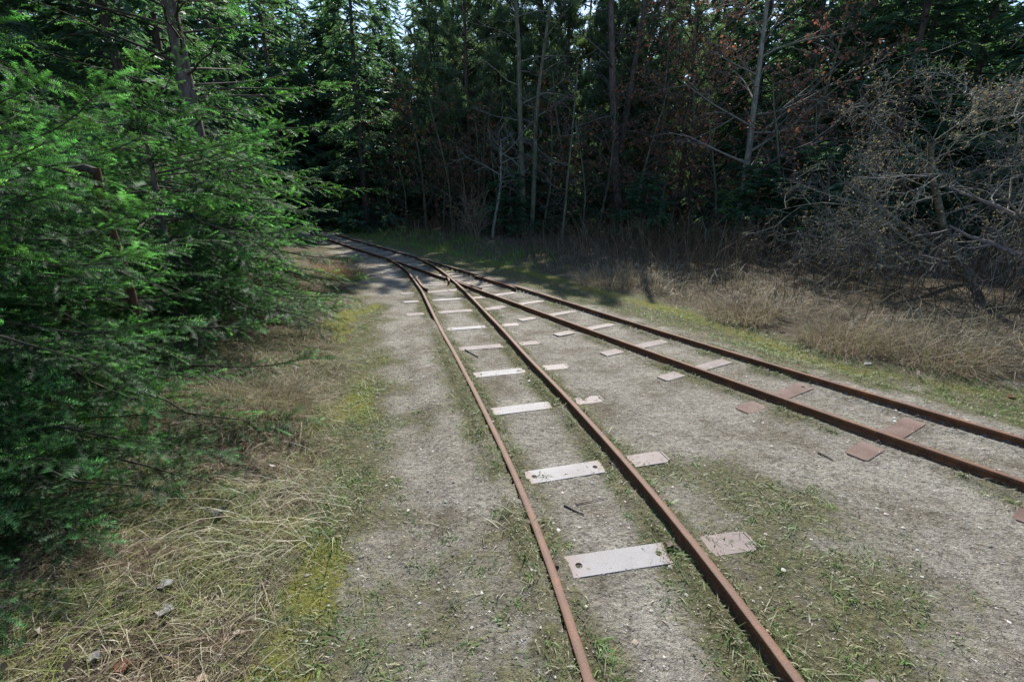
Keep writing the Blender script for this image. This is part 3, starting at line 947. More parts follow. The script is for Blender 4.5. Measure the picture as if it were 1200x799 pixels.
copy_tree(sf, 'small fir in deep shade behind the twin mossy trunks', 'tree', None, (*gpt(640, 276), 0), 4.0, 1.1)

for px, py, sc, lb in [(597, 281, 1.0, 'small green fir between the crooked tree and the twin mossy trunks'), (752, 290, .9, 'small green fir left of the beeches'),
                       (835, 288, .75, 'tiny fir between the two beech trunks'), (690, 279, .9, 'small fir left of the two stout grey trunks'), (912, 296, 1.3, 'taller young fir in the gap right of the beeches')]:
    copy_tree(sf, lb, 'tree', None, (*gpt(px, py), 0), rng.uniform(0, 6), sc)

def put(src, x, y, label, group=None, s=1.0, rz=None):
    return copy_tree(src, label, 'tree', group, (x, y, float(gz(np.array([x]), np.array([y]))[0]) - .05), rng.uniform(0, 6.28) if rz is None else rz, s)

GP = 'slender pines of the middle of the forest edge'
GS = 'spruces crowded in the dark forest interior'
LP = 'slender pine with blue green tufts at the forest edge beyond the track'
LS = 'dark spruce crowded in the shaded forest interior behind the edge trees'
pn1.location = (-1.9, 21.5, 0); tag(pn1, LP, 'tree', GP)
pn2.location = (.4, 22.0, 0); pn2.rotation_euler = (0, 0, 2.0); tag(pn2, LP, 'tree', GP)
for (x, y, v, s) in [(-3.4, 22.3, 1, .92), (2.2, 21.2, 0, 1.0), (3.3, 22.4, 1, 1.05), (4.5, 21.0, 0, .95), (1.3, 24.0, 0, 1.1), (5.8, 22.6, 1, 1.05),
                     (-.7, 24.5, 1, 1.1), (3.9, 19.8, 1, .8), (7.4, 21.6, 0, 1.0), (-2.7, 25.2, 0, 1.0), (9.0, 23.0, 1, 1.0)]:
    put((pn1, pn2)[v], x, y, LP, GP, s)
sp2.location = (-.4, 31, 0); tag(sp2, LS, 'tree', GS)
spots = []
r2 = np.random.default_rng(99)
for row, yy in enumerate((25.8, 28.5, 32, 34.5, 38, 43, 49)):
    hw = yy * 1.16 + 2
    xs = np.arange(-hw, hw, 2.25 + .16 * row)
    for x in xs:
        spots.append((x + r2.uniform(-.7, .7), yy + r2.uniform(-1.0, 1.0) - abs(x) * .04))
# the wood on the right behind the brush, and on the left behind the firs
for x, y in [(11.2, 17.0), (13.4, 15.2), (15.0, 12.6), (16.6, 10.4), (18.5, 8.0), (14.2, 18.2), (16.8, 16.0), (19.0, 13.0), (9.3, 19.6), (12.0, 20.6), (15.5, 20.6), (19.5, 18), (22, 14.5), (21.5, 9.5),
             (24, 19), (26, 13), (-8.6, 11.5), (-10.4, 9.0), (-9.6, 14.6), (-12.2, 12.0), (-12.2, 16.6), (-14.5, 13.6), (-11.2, 6.2), (-13.6, 8.4), (-16, 10), (-17.5, 15.5), (-15.3, 19.5),
             (-11.5, 20.5), (-9.0, 24.0), (-19, 21), (-22, 17), (-13, 23.5), (-9.4, 28.2), (-12.2, 29.5), (-8.0, 33.2), (-10.6, 31.5)]:
    spots.append((x, y))
for k, (x, y) in enumerate(spots):
    if abs(x + .4) < 1.2 and abs(y - 31) < 1: continue
    if -9.8 < x < -4.0 and 20.5 < y < 26.5: continue
    if -4 < x < 12 and 23 < y < 30.5 and r2.random() < .72: continue      # a thin belt lets the sun in behind the edge trees
    s = r2.uniform(.82, 1.12)
    if x < -7 and y < 25: lab, grp = 'dark spruce in the shaded wood behind the young firs on the left', 'spruces of the wood behind the firs'
    elif x > 9 and y < 24: lab, grp = 'dark spruce in the wood behind the lichen covered tree on the right', 'spruces of the wood behind the lichen covered tree'
    else: lab, grp = LS, GS
    put((sp1, sp2)[k % 2], x, y, lab, grp, s)
for (x, y, s, lab) in [(9.4, 16.6, .95, 'dark spruce with drooping boughs directly behind the russet leaved beeches'),
                       (11.0, 14.6, .92, 'dark spruce behind the left half of the lichen covered tree'),
                       (13.0, 12.2, .95, 'dark spruce at the right edge behind the lichen covered tree')]:
    put(sp1, x, y, lab, None, s)

# ------------------------------------------------------------------ bare deciduous trees
def grow(levels, base, d0, L0, r0, seed):
    """levels: list of dicts n, ratio, ang, curl, up, rr, N ; returns polylines per level"""
    r_ = np.random.default_rng(seed)
    out = [[] for _ in levels]
    def branch(p, d, L, rad, lev):
        cfg = levels[lev]; N = cfg.get('N', 5)
        P = np.empty((N, 3)); P[0] = p
        dd = d / np.linalg.norm(d); st = L / (N - 1)
        for i in range(1, N):
            dd = dd + r_.normal(0, cfg['curl'], 3) + np.array([0, 0, cfg['up']])
            dd /= np.linalg.norm(dd)
            P[i] = P[i - 1] + dd * st
        Rr = rad * np.linspace(1, cfg.get('taper', .35), N)
        out[lev].append((P, Rr))
        if lev + 1 < len(levels):
            nx_ = levels[lev + 1]
            n = max(1, int(round(nx_['n'] * r_.uniform(.75, 1.25))))
            for k in range(n):
                t = nx_.get('t0', .25) + (1 - nx_.get('t0', .25)) * (k + r_.uniform(0, 1)) / n
                f = t * (N - 1); i = min(int(f), N - 2); w = f - i
                q = P[i] * (1 - w) + P[i + 1] * w
                tg = P[i + 1] - P[i]; tg /= np.linalg.norm(tg)
                a = r_.normal(0, 1, 3); a -= tg * (a @ tg)
                a[2] *= nx_.get('flat', 1.0)
                a /= np.linalg.norm(a)
                an = R(r_.uniform(*nx_['ang']))
                nd_ = tg * math.cos(an) + a * math.sin(an)
                branch(q, nd_, L * nx_['ratio'] * (1 - .55 * t * nx_.get('cone', .6)) * r_.uniform(.65, 1.2), max(Rr[i] * nx_['rr'], nx_.get('rmin', .003)), lev + 1)
    branch(np.array(base, float), np.array(d0, float), L0, r0, 0)
    return out

def merge(outs):
    m = outs[0]
    for o in outs[1:]:
        for a, b in zip(m, o): a.extend(b)
    return m

def leaf_quads(P, size, cols, droop=.5):
    """bent leaf: 6 verts, two folded quads"""
    m = len(P)
    d = norm(rng.normal(0, 1, (m, 3)) + np.array([0, 0, -droop])); u = norm(np.cross(d, rng.normal(0, 1, (m, 3)))); w = np.cross(d, u)
    s = (size * rng.uniform(.7, 1.3, m))[:, None]
    V = np.stack([P, P + d * s * .5 + u * s * .3 + w * s * .12, P + d * s, P + d * s * .5 - u * s * .3 + w * s * .12], 1)
    b = (np.arange(m) * 4)[:, None]
    F = np.concatenate([b + [0, 1, 2], b + [0, 2, 3]])
    return V.reshape(-1, 3), F, np.repeat(cols, 4, 0)

def bare_tree(name, label, loc, data, bark, twig_col, leaves=None, sides=(9, 5, 4, 3, 3), cat='tree', rz=0., solid=1, buds=None, group=None):
    root = thing(name, label, cat, loc, rz, group)
    for lv in range(solid):
        pass
    acc0 = [tubes(np.array([p for p, _ in data[l]]), np.array([r for _, r in data[l]]), sides[l]) for l in range(solid)]
    V = np.concatenate([v for v, _ in acc0]); offs = np.cumsum([0] + [len(v) for v, _ in acc0[:-1]])
    F = np.concatenate([f + o for (_, f), o in zip(acc0, offs)])
    mk('trunk', V, F, bark, root, None, True)
    br = Acc()
    for l in range(solid, len(data)):
        if not data[l]: continue
        V, F = tubes(np.array([p for p, _ in data[l]]), np.array([r for _, r in data[l]]), sides[l])
        n = len(V) // len(data[l])
        c = np.repeat(vary(twig_col, len(data[l]), .35, .08), n, 0)
        br.add(V, F, c)
    br.build('branches', M_TWIG, root)['kind'] = 'stuff'
    if leaves:
        tips = np.array([p for p, _ in data[-1]])
        k = leaves['per']
        i = rng.integers(0, len(tips), int(len(tips) * k)); j = rng.integers(1, tips.shape[1], len(i))
        P = tips[i, j] + rng.normal(0, .01, (len(i), 3))
        if 'keep' in leaves: P = P[leaves['keep'](P)]
        V, F, C = leaf_quads(P, leaves['size'], pick(leaves['cols'], leaves['w'], len(P)), leaves.get('droop', .5))
        mk('leaves', V, F, M_LEAF, root, C)
    return root

# lichen covered tree at the right
LICHEN = (.16, .158, .135)
LV_H = [dict(curl=.10, up=.0, N=7, taper=.45),
        dict(n=10, ratio=.72, ang=(35, 85), curl=.22, up=.03, rr=.30, N=6, t0=.2, taper=.3, cone=.5),
        dict(n=8, ratio=.52, ang=(30, 75), curl=.26, up=.03, rr=.5, N=5, t0=.15, rmin=.006, cone=.4),
        dict(n=8, ratio=.48, ang=(30, 80), curl=.28, up=.03, rr=.5, N=4, t0=.15, rmin=.0042, cone=.4),
        dict(n=4, ratio=.45, ang=(35, 85), curl=.25, up=.0, rr=.6, N=3, t0=.25, rmin=.0028, cone=.3)]
hx, hy = 8.3, 8.0
hd = merge([grow(LV_H, (0, 0, -.1), (-.25, -.15, 1), 3.3, .10, 301), grow(LV_H, (.18, .1, -.1), (.35, -.1, 1), 3.1, .085, 302),
            grow(LV_H, (-.1, .15, -.1), (-.75, -.2, .75), 3.0, .075, 303), grow(LV_H, (.1, -.05, -.1), (-.1, -.5, 1), 2.9, .07, 304),
            grow(LV_H, (.0, .05, -.1), (-.9, .1, .45), 2.7, .06, 305)])
hd = [[(p * 1.22, r) for p, r in lv] for lv in hd]
haw = bare_tree('lichen_tree', 'gnarled bare tree covered in pale lichen spreading over the brush at the right edge', (hx, hy, .15), hd, M_LICHENBARK, LICHEN,
                leaves=dict(per=.9, size=.028, cols=[(.30, .27, .13), (.22, .20, .10), (.28, .13, .05)], w=[.6, .35, .05], droop=0), solid=2)
LV_S = [dict(curl=.06, up=.03, N=7, taper=.3), dict(n=12, ratio=.5, ang=(30, 70), curl=.16, up=.03, rr=.5, N=5, t0=.15, taper=.3),
        dict(n=6, ratio=.5, ang=(30, 70), curl=.2, up=.02, rr=.5, N=4, t0=.15, rmin=.005), dict(n=5, ratio=.5, ang=(30, 75), curl=.2, up=0, rr=.6, N=3, rmin=.004)]

# russet beeches
LV_B = [dict(curl=.045, up=.06, N=9, taper=.25),
        dict(n=30, ratio=.34, ang=(45, 80), curl=.12, up=.0, rr=.42, N=5, t0=.12, taper=.3, cone=.75, rmin=.012, flat=.5),
        dict(n=8, ratio=.5, ang=(30, 65), curl=.16, up=-.01, rr=.5, N=4, t0=.15, rmin=.008, flat=.5),
        dict(n=5, ratio=.5, ang=(30, 65), curl=.18, up=-.02, rr=.6, N=3, t0=.2, rmin=.006, flat=.6)]
RUSSET = dict(per=1.8, size=.105, cols=[(.23, .11, .075), (.30, .14, .085), (.16, .09, .065), (.40, .17, .07)], w=[.4, .3, .22, .08], droop=.9)
b1 = bare_tree('beech_tree', 'beech with a thin straight trunk and russet dead leaves, left of two', (*gpt(808, 281), 0), grow(LV_B, (0, 0, -.2), (-.02, 0, 1), 9.0, .085, 401), M_MOSSBARK, (.10, .098, .075), leaves=RUSSET, solid=1)
b2 = bare_tree('beech_tree', 'beech with a pale forking trunk and russet dead leaves, right of two', (*gpt(862, 292), 0), grow(LV_B, (0, 0, -.2), (-.07, 0, 1), 8.5, .115, 402), M_PALEBARK, (.16, .15, .13), leaves=RUSSET, solid=1)

copy_tree(b1, 'smaller beech with russet leaves left of the pair of beeches', 'tree', None, (*gpt(762, 279), 0), 2.1, .8)
copy_tree(b1, 'beech with russet leaves standing deepest in shade right of the pair', 'tree', None, (*gpt(925, 292), 0), 4.1, .85)
# saplings with a few orange leaves
ORANGE = dict(per=.6, size=.11, cols=[(.42, .15, .035), (.30, .11, .04), (.20, .09, .05)], w=[.4, .35, .25], droop=.6)
LV_O = [dict(curl=.06, up=.05, N=8, taper=.25), dict(n=20, ratio=.32, ang=(40, 75), curl=.15, up=.01, rr=.45, N=5, t0=.15, taper=.3, cone=.8, rmin=.011),
        dict(n=6, ratio=.5, ang=(30, 70), curl=.2, up=.0, rr=.5, N=4, t0=.15, rmin=.008), dict(n=4, ratio=.5, ang=(30, 70), curl=.2, up=0, rr=.6, N=3, rmin=.006)]
oak = bare_tree('oak_sapling', 'leafless sapling keeping a few bright orange leaves beside the dark spruce', (*gpt(500, 272), 0), grow(LV_O, (0, 0, -.2), (.02, 0, 1), 6.2, .07, 411), M_MOSSBARK, (.085, .082, .06), leaves=ORANGE)
oak2 = bare_tree('oak_sapling', 'leafless brown sapling with dull withered leaves at the far bend', (*gpt(462, 270), 0), grow(LV_O, (0, 0, -.2), (-.02, 0, 1), 5.2, .06, 412), M_MOSSBARK, (.08, .076, .056),
                 leaves=dict(per=.8, size=.10, cols=[(.18, .08, .05), (.13, .065, .05)], w=[.6, .4], droop=.6))
# pale crooked little tree
LV_C = [dict(curl=.17, up=.05, N=8, taper=.35), dict(n=9, ratio=.62, ang=(40, 85), curl=.18, up=.0, rr=.55, N=5, t0=.35, taper=.3, rmin=.012, flat=.5),
        dict(n=7, ratio=.5, ang=(30, 70), curl=.2, up=.0, rr=.5, N=4, rmin=.008, flat=.5), dict(n=5, ratio=.5, ang=(30, 70), curl=.2, up=0, rr=.6, N=3, rmin=.006)]
crook = bare_tree('crooked_tree', 'small crooked tree with a pale bent trunk and bare twigs stretched leftwards', (*gpt(577, 284), 0), grow(LV_C, (0, 0, -.1), (-.12, 0, 1), 3.6, .06, 421), M_PALEBARK, (.17, .17, .15))
# tall mossy trunks
LV_T = [dict(curl=.035, up=.08, N=9, taper=.3), dict(n=16, ratio=.22, ang=(50, 95), curl=.18, up=.0, rr=.35, N=5, t0=.25, taper=.3, rmin=.012),
        dict(n=5, ratio=.5, ang=(30, 70), curl=.2, up=.0, rr=.5, N=4, rmin=.008), dict(n=3, ratio=.5, ang=(30, 70), curl=.2, up=0, rr=.6, N=3, rmin=.006)]
tw1 = bare_tree('mossy_tree', 'tall mossy trunk leaning left, left of the twin pair', (*gpt(613, 281), 0), grow(LV_T, (0, 0, -.2), (-.03, 0, 1), 10.5, .13, 431), M_MOSSBARK, (.12, .12, .095))
tw2 = bare_tree('mossy_tree', 'tall mossy trunk standing upright, right of the twin pair', (*gpt(622, 281), 0), grow(LV_T, (0, 0, -.2), (.02, 0, 1), 10.0, .10, 432), M_MOSSBARK, (.12, .12, .095))
tw3 = bare_tree('bare_tree', 'thin dark sapling standing alone right of the twin mossy trunks', (*gpt(658, 288), 0), grow(LV_T, (0, 0, -.2), (-.04, 0, 1), 5.5, .05, 433), M_MOSSBARK, (.12, .115, .105))
tw4 = bare_tree('bare_tree', 'stout grey trunk in the dark gap, right of two close together', (*gpt(727, 279), 0), grow(LV_T, (0, 0, -.2), (-.05, 0, 1), 11.0, .19, 434), M_BARK, (.09, .085, .08))
copy_tree(tw4, 'stout grey trunk in the dark gap, left of two close together', 'tree', None, (*gpt(712, 276), 0), 2.6, .9)
GT = 'bare young trees along the far forest edge'
LT = 'slender bare young tree at the shaded forest edge'
srcs = [oak2, oak, oak2, crook]
for k, (px, py, v, s) in enumerate([(478, 271, 0, .8), (520, 274, 0, .9), (531, 276, 0, 1.0), (545, 277, 0, .7), (556, 275, 2, .9), (590, 277, 0, 1.0), (636, 279, 0, .9), (683, 282, 0, .8),
                                    (742, 284, 0, 1.0), (770, 284, 0, .9), (785, 282, 1, .7), (838, 290, 0, .8), (905, 298, 0, .9), (930, 296, 0, .8), (760, 280, 1, .9), (700, 280, 2, 1.0), (568, 274, 1, .9), (663, 276, 1, 1.0),
                                    (975, 300, 0, .8), (1010, 300, 1, .7)]):
    copy_tree(srcs[v], LT, 'tree', GT, (*gpt(px, py), 0), rng.uniform(0, 6.28), s)
lean_t = bare_tree('bare_tree', 'dark leaning trunk at the right edge below the lichen covered tree', (7.3, 6.6, .1), grow(LV_S, (0, 0, -.1), (.32, .1, 1), 3.0, .12, 441), M_PINEBARK, (.15, .14, .125), solid=1)

ORD = ['first', 'second', 'third', 'fourth', 'fifth', 'sixth', 'seventh', 'eighth', 'ninth', 'tenth', 'eleventh', 'twelfth', 'thirteenth', 'fourteenth', 'fifteenth', 'sixteenth', 'seventeenth', 'eighteenth', 'nineteenth', 'twentieth', 'twenty-first', 'twenty-second']
def number_from_left(group, text):
    """a label of its own for each of a row, counted from the left as one sees it"""
    row = sorted([o for o in COL.objects if o.get('group') == group], key=lambda o: o.location.x / (o.location.y + .01))
    for w, o in zip(ORD, row):
        o['label'] = text % w
number_from_left(GP, 'slender pine with blue green tufts, %s from the left along the forest edge')
number_from_left(GT, 'slender bare young tree at the shaded forest edge, %s of its kind from the left')

# broken stub in the fir
st = Acc()
P = np.array([[[-4.05, 5.15, 1.05], [-4.06, 5.13, 1.35], [-4.07, 5.13, 1.66], [-4.06, 5.13, 1.82]]]); 
V, F = tubes(P, np.array([[.055, .05, .048, .04]]), 9)
sroot = thing('dead_stump', 'broken reddish brown dead stem with a sawn knob among the fir boughs', 'dead stem', (1.07, -1.54, 0), 0.0)
PB = P.copy(); PB[0, 0, 2] = 0.05
V, F = tubes(np.concatenate([PB[:, :1], P], 1), np.array([[.034, .032, .03, .029, .026]]), 9)
mk('stem', V, F, M_BROWNWOOD, sroot, None, True)
V, F = tubes(np.array([[[-4.06, 5.13, 1.79], [-4.12, 5.11, 1.82], [-4.20, 5.08, 1.81], [-4.30, 5.05, 1.78]]]), np.array([[.03, .027, .021, .012]]), 8)
mk('side_branch', V, F, M_BARK, sroot, None, True)

# ------------------------------------------------------------------ undergrowth, grasses and litter
def scatter(n, xr, yr, fn):
    x = rng.uniform(*xr, n); y = rng.uniform(*yr, n)
    f = fields(x, y)
    keep = rng.random(n) < fn(x, y, f)
    f2 = {k: ((v[0][keep], v[1][keep]) if isinstance(v, tuple) else v[keep]) for k, v in f.items()}
    return x[keep], y[keep], f2

def inview(x, y, lim=1.22):
    return (np.abs(x) < (y + .45) * lim) & (y > .55)

STRAW = [(.50, .45, .33), (.36, .30, .20), (.22, .165, .10), (.16, .19, .055)]

# short turf on the path
acc = Acc()
x, y, f = scatter(230000, (-3, 5), (.7, 8), lambda x, y, f: inview(x, y) * (f['vl'] < .1) * (f['vr'] < .1) * np.clip((masks(x, y, f)[0] - .2) * 1.4, 0, 1) ** 1.5 * np.clip(2.6 / y, .25, 1) * (.4 + .8 * sst(.42, .62, fbm(x * 4, y * 4, 90, 3))))
m = len(x); z = gz(x, y, f)
green = fbm(x * 3, y * 3, 88, 3)
cols = pick([(.085, .16, .035), (.15, .18, .055), (.25, .24, .13), (.38, .34, .24), (.10, .085, .055)], [.16, .2, .26, .26, .12], m)
hot = (fbm(x * 5, y * 5, 89, 3) > .6) & (rng.random(m) < .8)
cols[hot] = pick([(.07, .19, .03), (.11, .22, .04)], [.5, .5], int(hot.sum()))
h = rng.uniform(.007, .026, m) * (1 + 1.0 * (green > .58))
V, F, C = blades(np.stack([x, y, z - .002], 1), h, rng.normal(0, 1.3, (m, 2)), rng.uniform(.2, .9, m), rng.uniform(.0028, .0055, m), cols)
acc.add(V, F, C)
tag(acc.build('turf', M_GRASS), 'thin short turf growing in patches along the rails', 'grass', None, 'stuff')

# low green weeds in rosettes, thickest along the rails
acc = Acc()
cx, cy, f = scatter(9000, (-2.4, 4.5), (.8, 7), lambda x, y, f: inview(x, y) * (f['vl'] < .05) * (f['vr'] < .1) * np.clip((masks(x, y, f)[0] - .3) * 1.6, 0, 1) * np.clip(2.5 / y, .3, 1))
n = 22
rad = rng.uniform(.012, .05, len(cx)); big = rng.random(len(cx))
x = np.repeat(cx, n) + rng.normal(0, 1, len(cx) * n) * np.repeat(rad, n) * .8; y = np.repeat(cy, n) + rng.normal(0, 1, len(cx) * n) * np.repeat(rad, n) * .8
m = len(x); z = gz(x, y)
V, F, C = blades(np.stack([x, y, z - .002], 1), rng.uniform(.008, .03, m) * np.repeat(.5 + .8 * big, n), rng.normal(0, 1.2, (m, 2)), rng.uniform(.2, .8, m), rng.uniform(.004, .008, m),
                 np.clip(pick([(.08, .17, .035), (.12, .20, .05), (.19, .21, .08), (.3, .27, .16)], [.32, .3, .23, .15], m) * np.repeat(rng.uniform(.6, 1.2, len(cx)), n)[:, None], .01, .9))
acc.add(V, F, C)
tag(acc.build('weeds', M_GRASS), 'small bright green weeds dotted beside the rails', 'weeds', None, 'stuff')

# dry bits and stalks lying on the sand
acc = Acc()
x, y, f = scatter(130000, (-3, 6), (.7, 9), lambda x, y, f: inview(x, y) * (f['vl'] < .3) * (f['vr'] < .3) * np.clip(2.4 / y, .18, 1) * (.3 + .7 * masks(x, y, f)[0]))
m = len(x); z = gz(x, y, f) + .003
a = rng.uniform(0, 6.28, m); l = rng.exponential(.007, m) + .004; w = rng.uniform(.0012, .0036, m)
d = np.stack([np.cos(a) * l, np.sin(a) * l, rng.uniform(-.1, .5, m) * l], 1); s_ = np.stack([-np.sin(a) * w, np.cos(a) * w, np.zeros(m)], 1)
P = np.stack([x, y, z], 1)
V = np.stack([P - s_, P + s_, P + d], 1).reshape(-1, 3)
cols = pick([(.38, .35, .28), (.24, .205, .15), (.07, .06, .046), (.15, .15, .065)], [.26, .28, .28, .18], m, .3, .06)
acc.add(V, np.arange(len(V)).reshape(-1, 3), np.repeat(cols, 3, 0))
tag(acc.build('plant_litter', M_STRAW), 'fine dry stalks and crumbs strewn over the sand', 'litter', None, 'stuff')

# pebbles
acc = Acc()
x, y, f = scatter(26000, (-3, 6), (.7, 9), lambda x, y, f: inview(x, y) * (f['vl'] < 0) * (f['vr'] < 0) * np.clip(2.5 / y, .2, 1) * (1.1 - masks(x, y, f)[0]))
m = len(x); r_ = rng.exponential(.0024, m) + .002; r_ = np.minimum(r_, .013)
z = gz(x, y, f) + r_ * .25
OCT = np.array([(1, 0, 0), (0, 1, 0), (-1, 0, 0), (0, -1, 0), (0, 0, .7), (0, 0, -.7)], float)
OF = np.array([(0, 1, 4), (1, 2, 4), (2, 3, 4), (3, 0, 4)])
V = np.stack([x, y, z], 1)[:, None] + r_[:, None, None] * OCT[None] * rng.uniform(.6, 1.35, (m, 6, 1))
F = (np.arange(m) * 6)[:, None, None] + OF[None]
cols = pick([(.33, .305, .27), (.42, .40, .37), (.18, .165, .145), (.30, .23, .18)], [.48, .12, .27, .13], m)
acc.add(V.reshape(-1, 3), F.reshape(-1, 3), np.repeat(cols, 6, 0))
tag(acc.build('pebbles', M_STONE), 'small pale pebbles scattered over the sandy trackbed', 'pebbles', None, 'stuff')

# verge on the left: long straw, green blades, moss
acc = Acc()
def left_w(x, y, f):
    vl = f['vl']; patch = fbm(x * 1.6, y * 1.6, 61, 3)
    return inview(x, y, 1.25) * sst(.03, .3, vl + (patch - .5) * .3) * (1 - sst(2.0, 2.8, vl)) * np.clip(3.0 / y, .3, 1) * (.15 + .85 * sst(.38, .62, patch)) * .8
def join(*parts):
    x = np.concatenate([p[0] for p in parts]); y = np.concatenate([p[1] for p in parts]); return x, y, fields(x, y)
x, y, f = join(scatter(130000, (-5.2, 0), (.6, 12.5), left_w), scatter(60000, (-3.6, -.5), (.6, 3.4), lambda x, y, f: inview(x, y, 1.25) * sst(.0, .25, f['vl'])))
m = len(x); z = gz(x, y, f)
h = rng.uniform(.05, .24, m) * (.5 + .8 * fbm(x * 1.6, y * 1.6, 63, 3)) * (.55 + .45 * sst(0.05, .4, f['vl'])) * (.42 + .58 * sst(2.2, 3.8, y))
vc = pick(STRAW, [.3, .3, .22, .18], m, .35, .1)
pn = fbm(x * 2.4, y * 2.4, 65, 3)
q = (pn > .5) & (rng.random(m) < .7); vc[q] = pick([(.17, .21, .05), (.24, .25, .08), (.10, .15, .03)], [.4, .35, .25], int(q.sum()))
q = (pn < .45) & (rng.random(m) < .75); vc[q] = pick([(.17, .115, .07), (.11, .08, .055), (.26, .19, .12)], [.4, .35, .25], int(q.sum()))
flow = np.stack([np.cos(vnoise(x * 3.4, y * 3.4, 71) * 12), np.sin(vnoise(x * 3.4, y * 3.4, 71) * 12)], 1)
V, F, C = blades(np.stack([x, y, z - .01], 1), h, flow * rng.uniform(.2, 1.5, (m, 1)) + rng.normal(0, .85, (m, 2)), rng.uniform(.2, 1.05, m), rng.uniform(.002, .0048, m),
                 vc, True)
acc.add(V, F, C)
x, y, f = scatter(70000, (-3.8, -.4), (.6, 4.5), lambda x, y, f: inview(x, y, 1.25) * sst(-.05, .2, f['vl']) * np.clip(2.6 / y, .3, 1))
m = len(x); z = gz(x, y, f)
V, F, C = blades(np.stack([x, y, z - .004], 1), rng.uniform(.01, .07, m), rng.normal(0, 2.2, (m, 2)), rng.uniform(.5, 1.0, m), rng.uniform(.002, .005, m),
                 pick([(.40, .35, .25), (.22, .17, .11), (.10, .075, .05), (.15, .20, .045)], [.3, .25, .2, .25], m, .35, .1))
acc.add(V, F, C)
tag(acc.build('dry_grass', M_STRAW), 'tangled dry straw and old grass covering the left verge', 'grass', None, 'stuff')

acc = Acc()
x, y, f = scatter(110000, (-5, 0), (.6, 12.5), lambda x, y, f: inview(x, y, 1.25) * np.exp(-((f['vl'] + (fbm(x * 1.3, y * 1.3, 53, 3) - .5) * .9 - .12) / .4) ** 2) * np.clip(2.8 / y, .35, 1) * (.15 + .85 * sst(.38, .6, fbm(x * 2.1, y * 2.1, 67, 3))))
m = len(x); z = gz(x, y, f)
V, F, C = blades(np.stack([x, y, z - .004], 1), rng.uniform(.012, .05, m), rng.normal(0, 1.0, (m, 2)), rng.uniform(0, .8, m), rng.uniform(.003, .005, m),
                 pick([(.26, .25, .05), (.19, .21, .045), (.34, .30, .15), (.10, .15, .03), (.13, .10, .06)], [.32, .25, .18, .15, .10], m))
acc.add(V, F, C)
tag(acc.build('moss', M_GRASS), 'yellow green moss and short grass edging the left path', 'moss', None, 'stuff')

# right strip: turf beyond the far rail and lush grass at the far bend
acc = Acc()
x, y, f = scatter(230000, (-9, 8), (1.5, 24), lambda x, y, f: inview(x, y) * (f['br'][1] > 0) * (f['vr'] < .6 + .9 * sst(10, 13, y)) * sst(.08, .35, f['br'][0]) * np.clip(4.5 / y, .3, 1) * (.2 + .8 * sst(.3, .6, fbm(x * 1.3, y * 1.3, 77, 3))) * (.45 + .55 * sst(9, 12, y)))
m = len(x); z = gz(x, y, f)
lush = sst(9.5, 12.5, y)
h = rng.uniform(.02, .06, m) + lush * rng.uniform(.04, .26, m) * sst(-.9, -.1, f['vr'])
cg = pick([(.085, .19, .035), (.14, .23, .045), (.22, .23, .06), (.30, .27, .17)], [.36, .34, .18, .12], m)
q = (lush > .4) & (rng.random(m) < .7); cg[q] = pick([(.09, .22, .035), (.16, .28, .06)], [.5, .5], int(q.sum()))
V, F, C = blades(np.stack([x, y, z - .004], 1), h, rng.normal(0, .6, (m, 2)), rng.uniform(0, .5, m), rng.uniform(.004, .007, m) * (1 + y / 12), cg)
acc.add(V, F, C)
tag(acc.build('grass', M_GRASS), 'green grass strip between the far rail and the brush', 'grass', None, 'stuff')

# brush behind: dry grass then tangled dark stems
acc = Acc()
x, y, f = scatter(150000, (-8, 12), (1, 22), lambda x, y, f: inview(x, y) * sst(.08, .42, f['vr'] + (fbm(x * 1.2, y * 1.2, 81, 3) - .5) * .7) * (1 - sst(1.3, 3.0, f['vr'])) * np.clip(6 / y, .35, 1) * (1 - .85 * sst(10.5, 13, y)) * (.25 + .75 * sst(.35, .6, fbm(x * 1.1, y * 1.1, 83, 3))) * .8)
m = len(x); z = gz(x, y, f)
h = rng.uniform(.12, .5, m) * (.45 + 1.0 * fbm(x * 1.1, y * 1.1, 83, 3))
V, F, C = blades(np.stack([x, y, z - .01], 1), h, rng.normal(0, .95, (m, 2)) + np.array([-.25, -.4]), rng.uniform(.1, 1.02, m), rng.uniform(.003, .006, m) * (1 + y / 14),
                 pick([(.38, .34, .255), (.26, .22, .155), (.125, .10, .072), (.12, .13, .05)], [.34, .3, .24, .12], m, .35, .06), True)
acc.add(V, F, C)
tag(acc.build('dry_grass', M_STRAW), 'pale dry grass fringe at the foot of the brush', 'grass', None, 'stuff')

acc = Acc()
x, y, f = scatter(60000, (-8, 16), (2, 24), lambda x, y, f: inview(x, y) * sst(.35, 1.2, f['vr']) * (1 - sst(6.5, 8.5, f['vr'])) * (.3 + .7 * sst(.3, .6, fbm(x * .7, y * .7, 91, 3))) * .62 * np.where(y > 14, .45, 1))
m = len(x); z = gz(x, y, f)
h = rng.uniform(.35, 1.1, m) * (.5 + .8 * fbm(x * .7, y * .7, 91, 3)) * np.where(y > 13, .8, 1)
N = 4; t = np.linspace(0, 1, N)
ln = rng.normal(0, .35, (m, 2)) + np.array([-.15, -.2])
P = np.stack([x, y, z - .03], 1)[:, None] + np.concatenate([ln[:, None] * (h[:, None] * t ** 2)[:, :, None] + rng.normal(0, .02, (m, N, 2)), (h[:, None] * t * (1 - .18 * t * np.hypot(ln[:, 0], ln[:, 1])[:, None]))[:, :, None]], 2)
Rr = (rng.uniform(.0022, .0045, m) * (1 + y / 16))[:, None] * np.linspace(1, .4, N)
an = rng.uniform(0, math.pi, m); sd = np.stack([np.cos(an), np.sin(an), np.zeros(m)], 1)
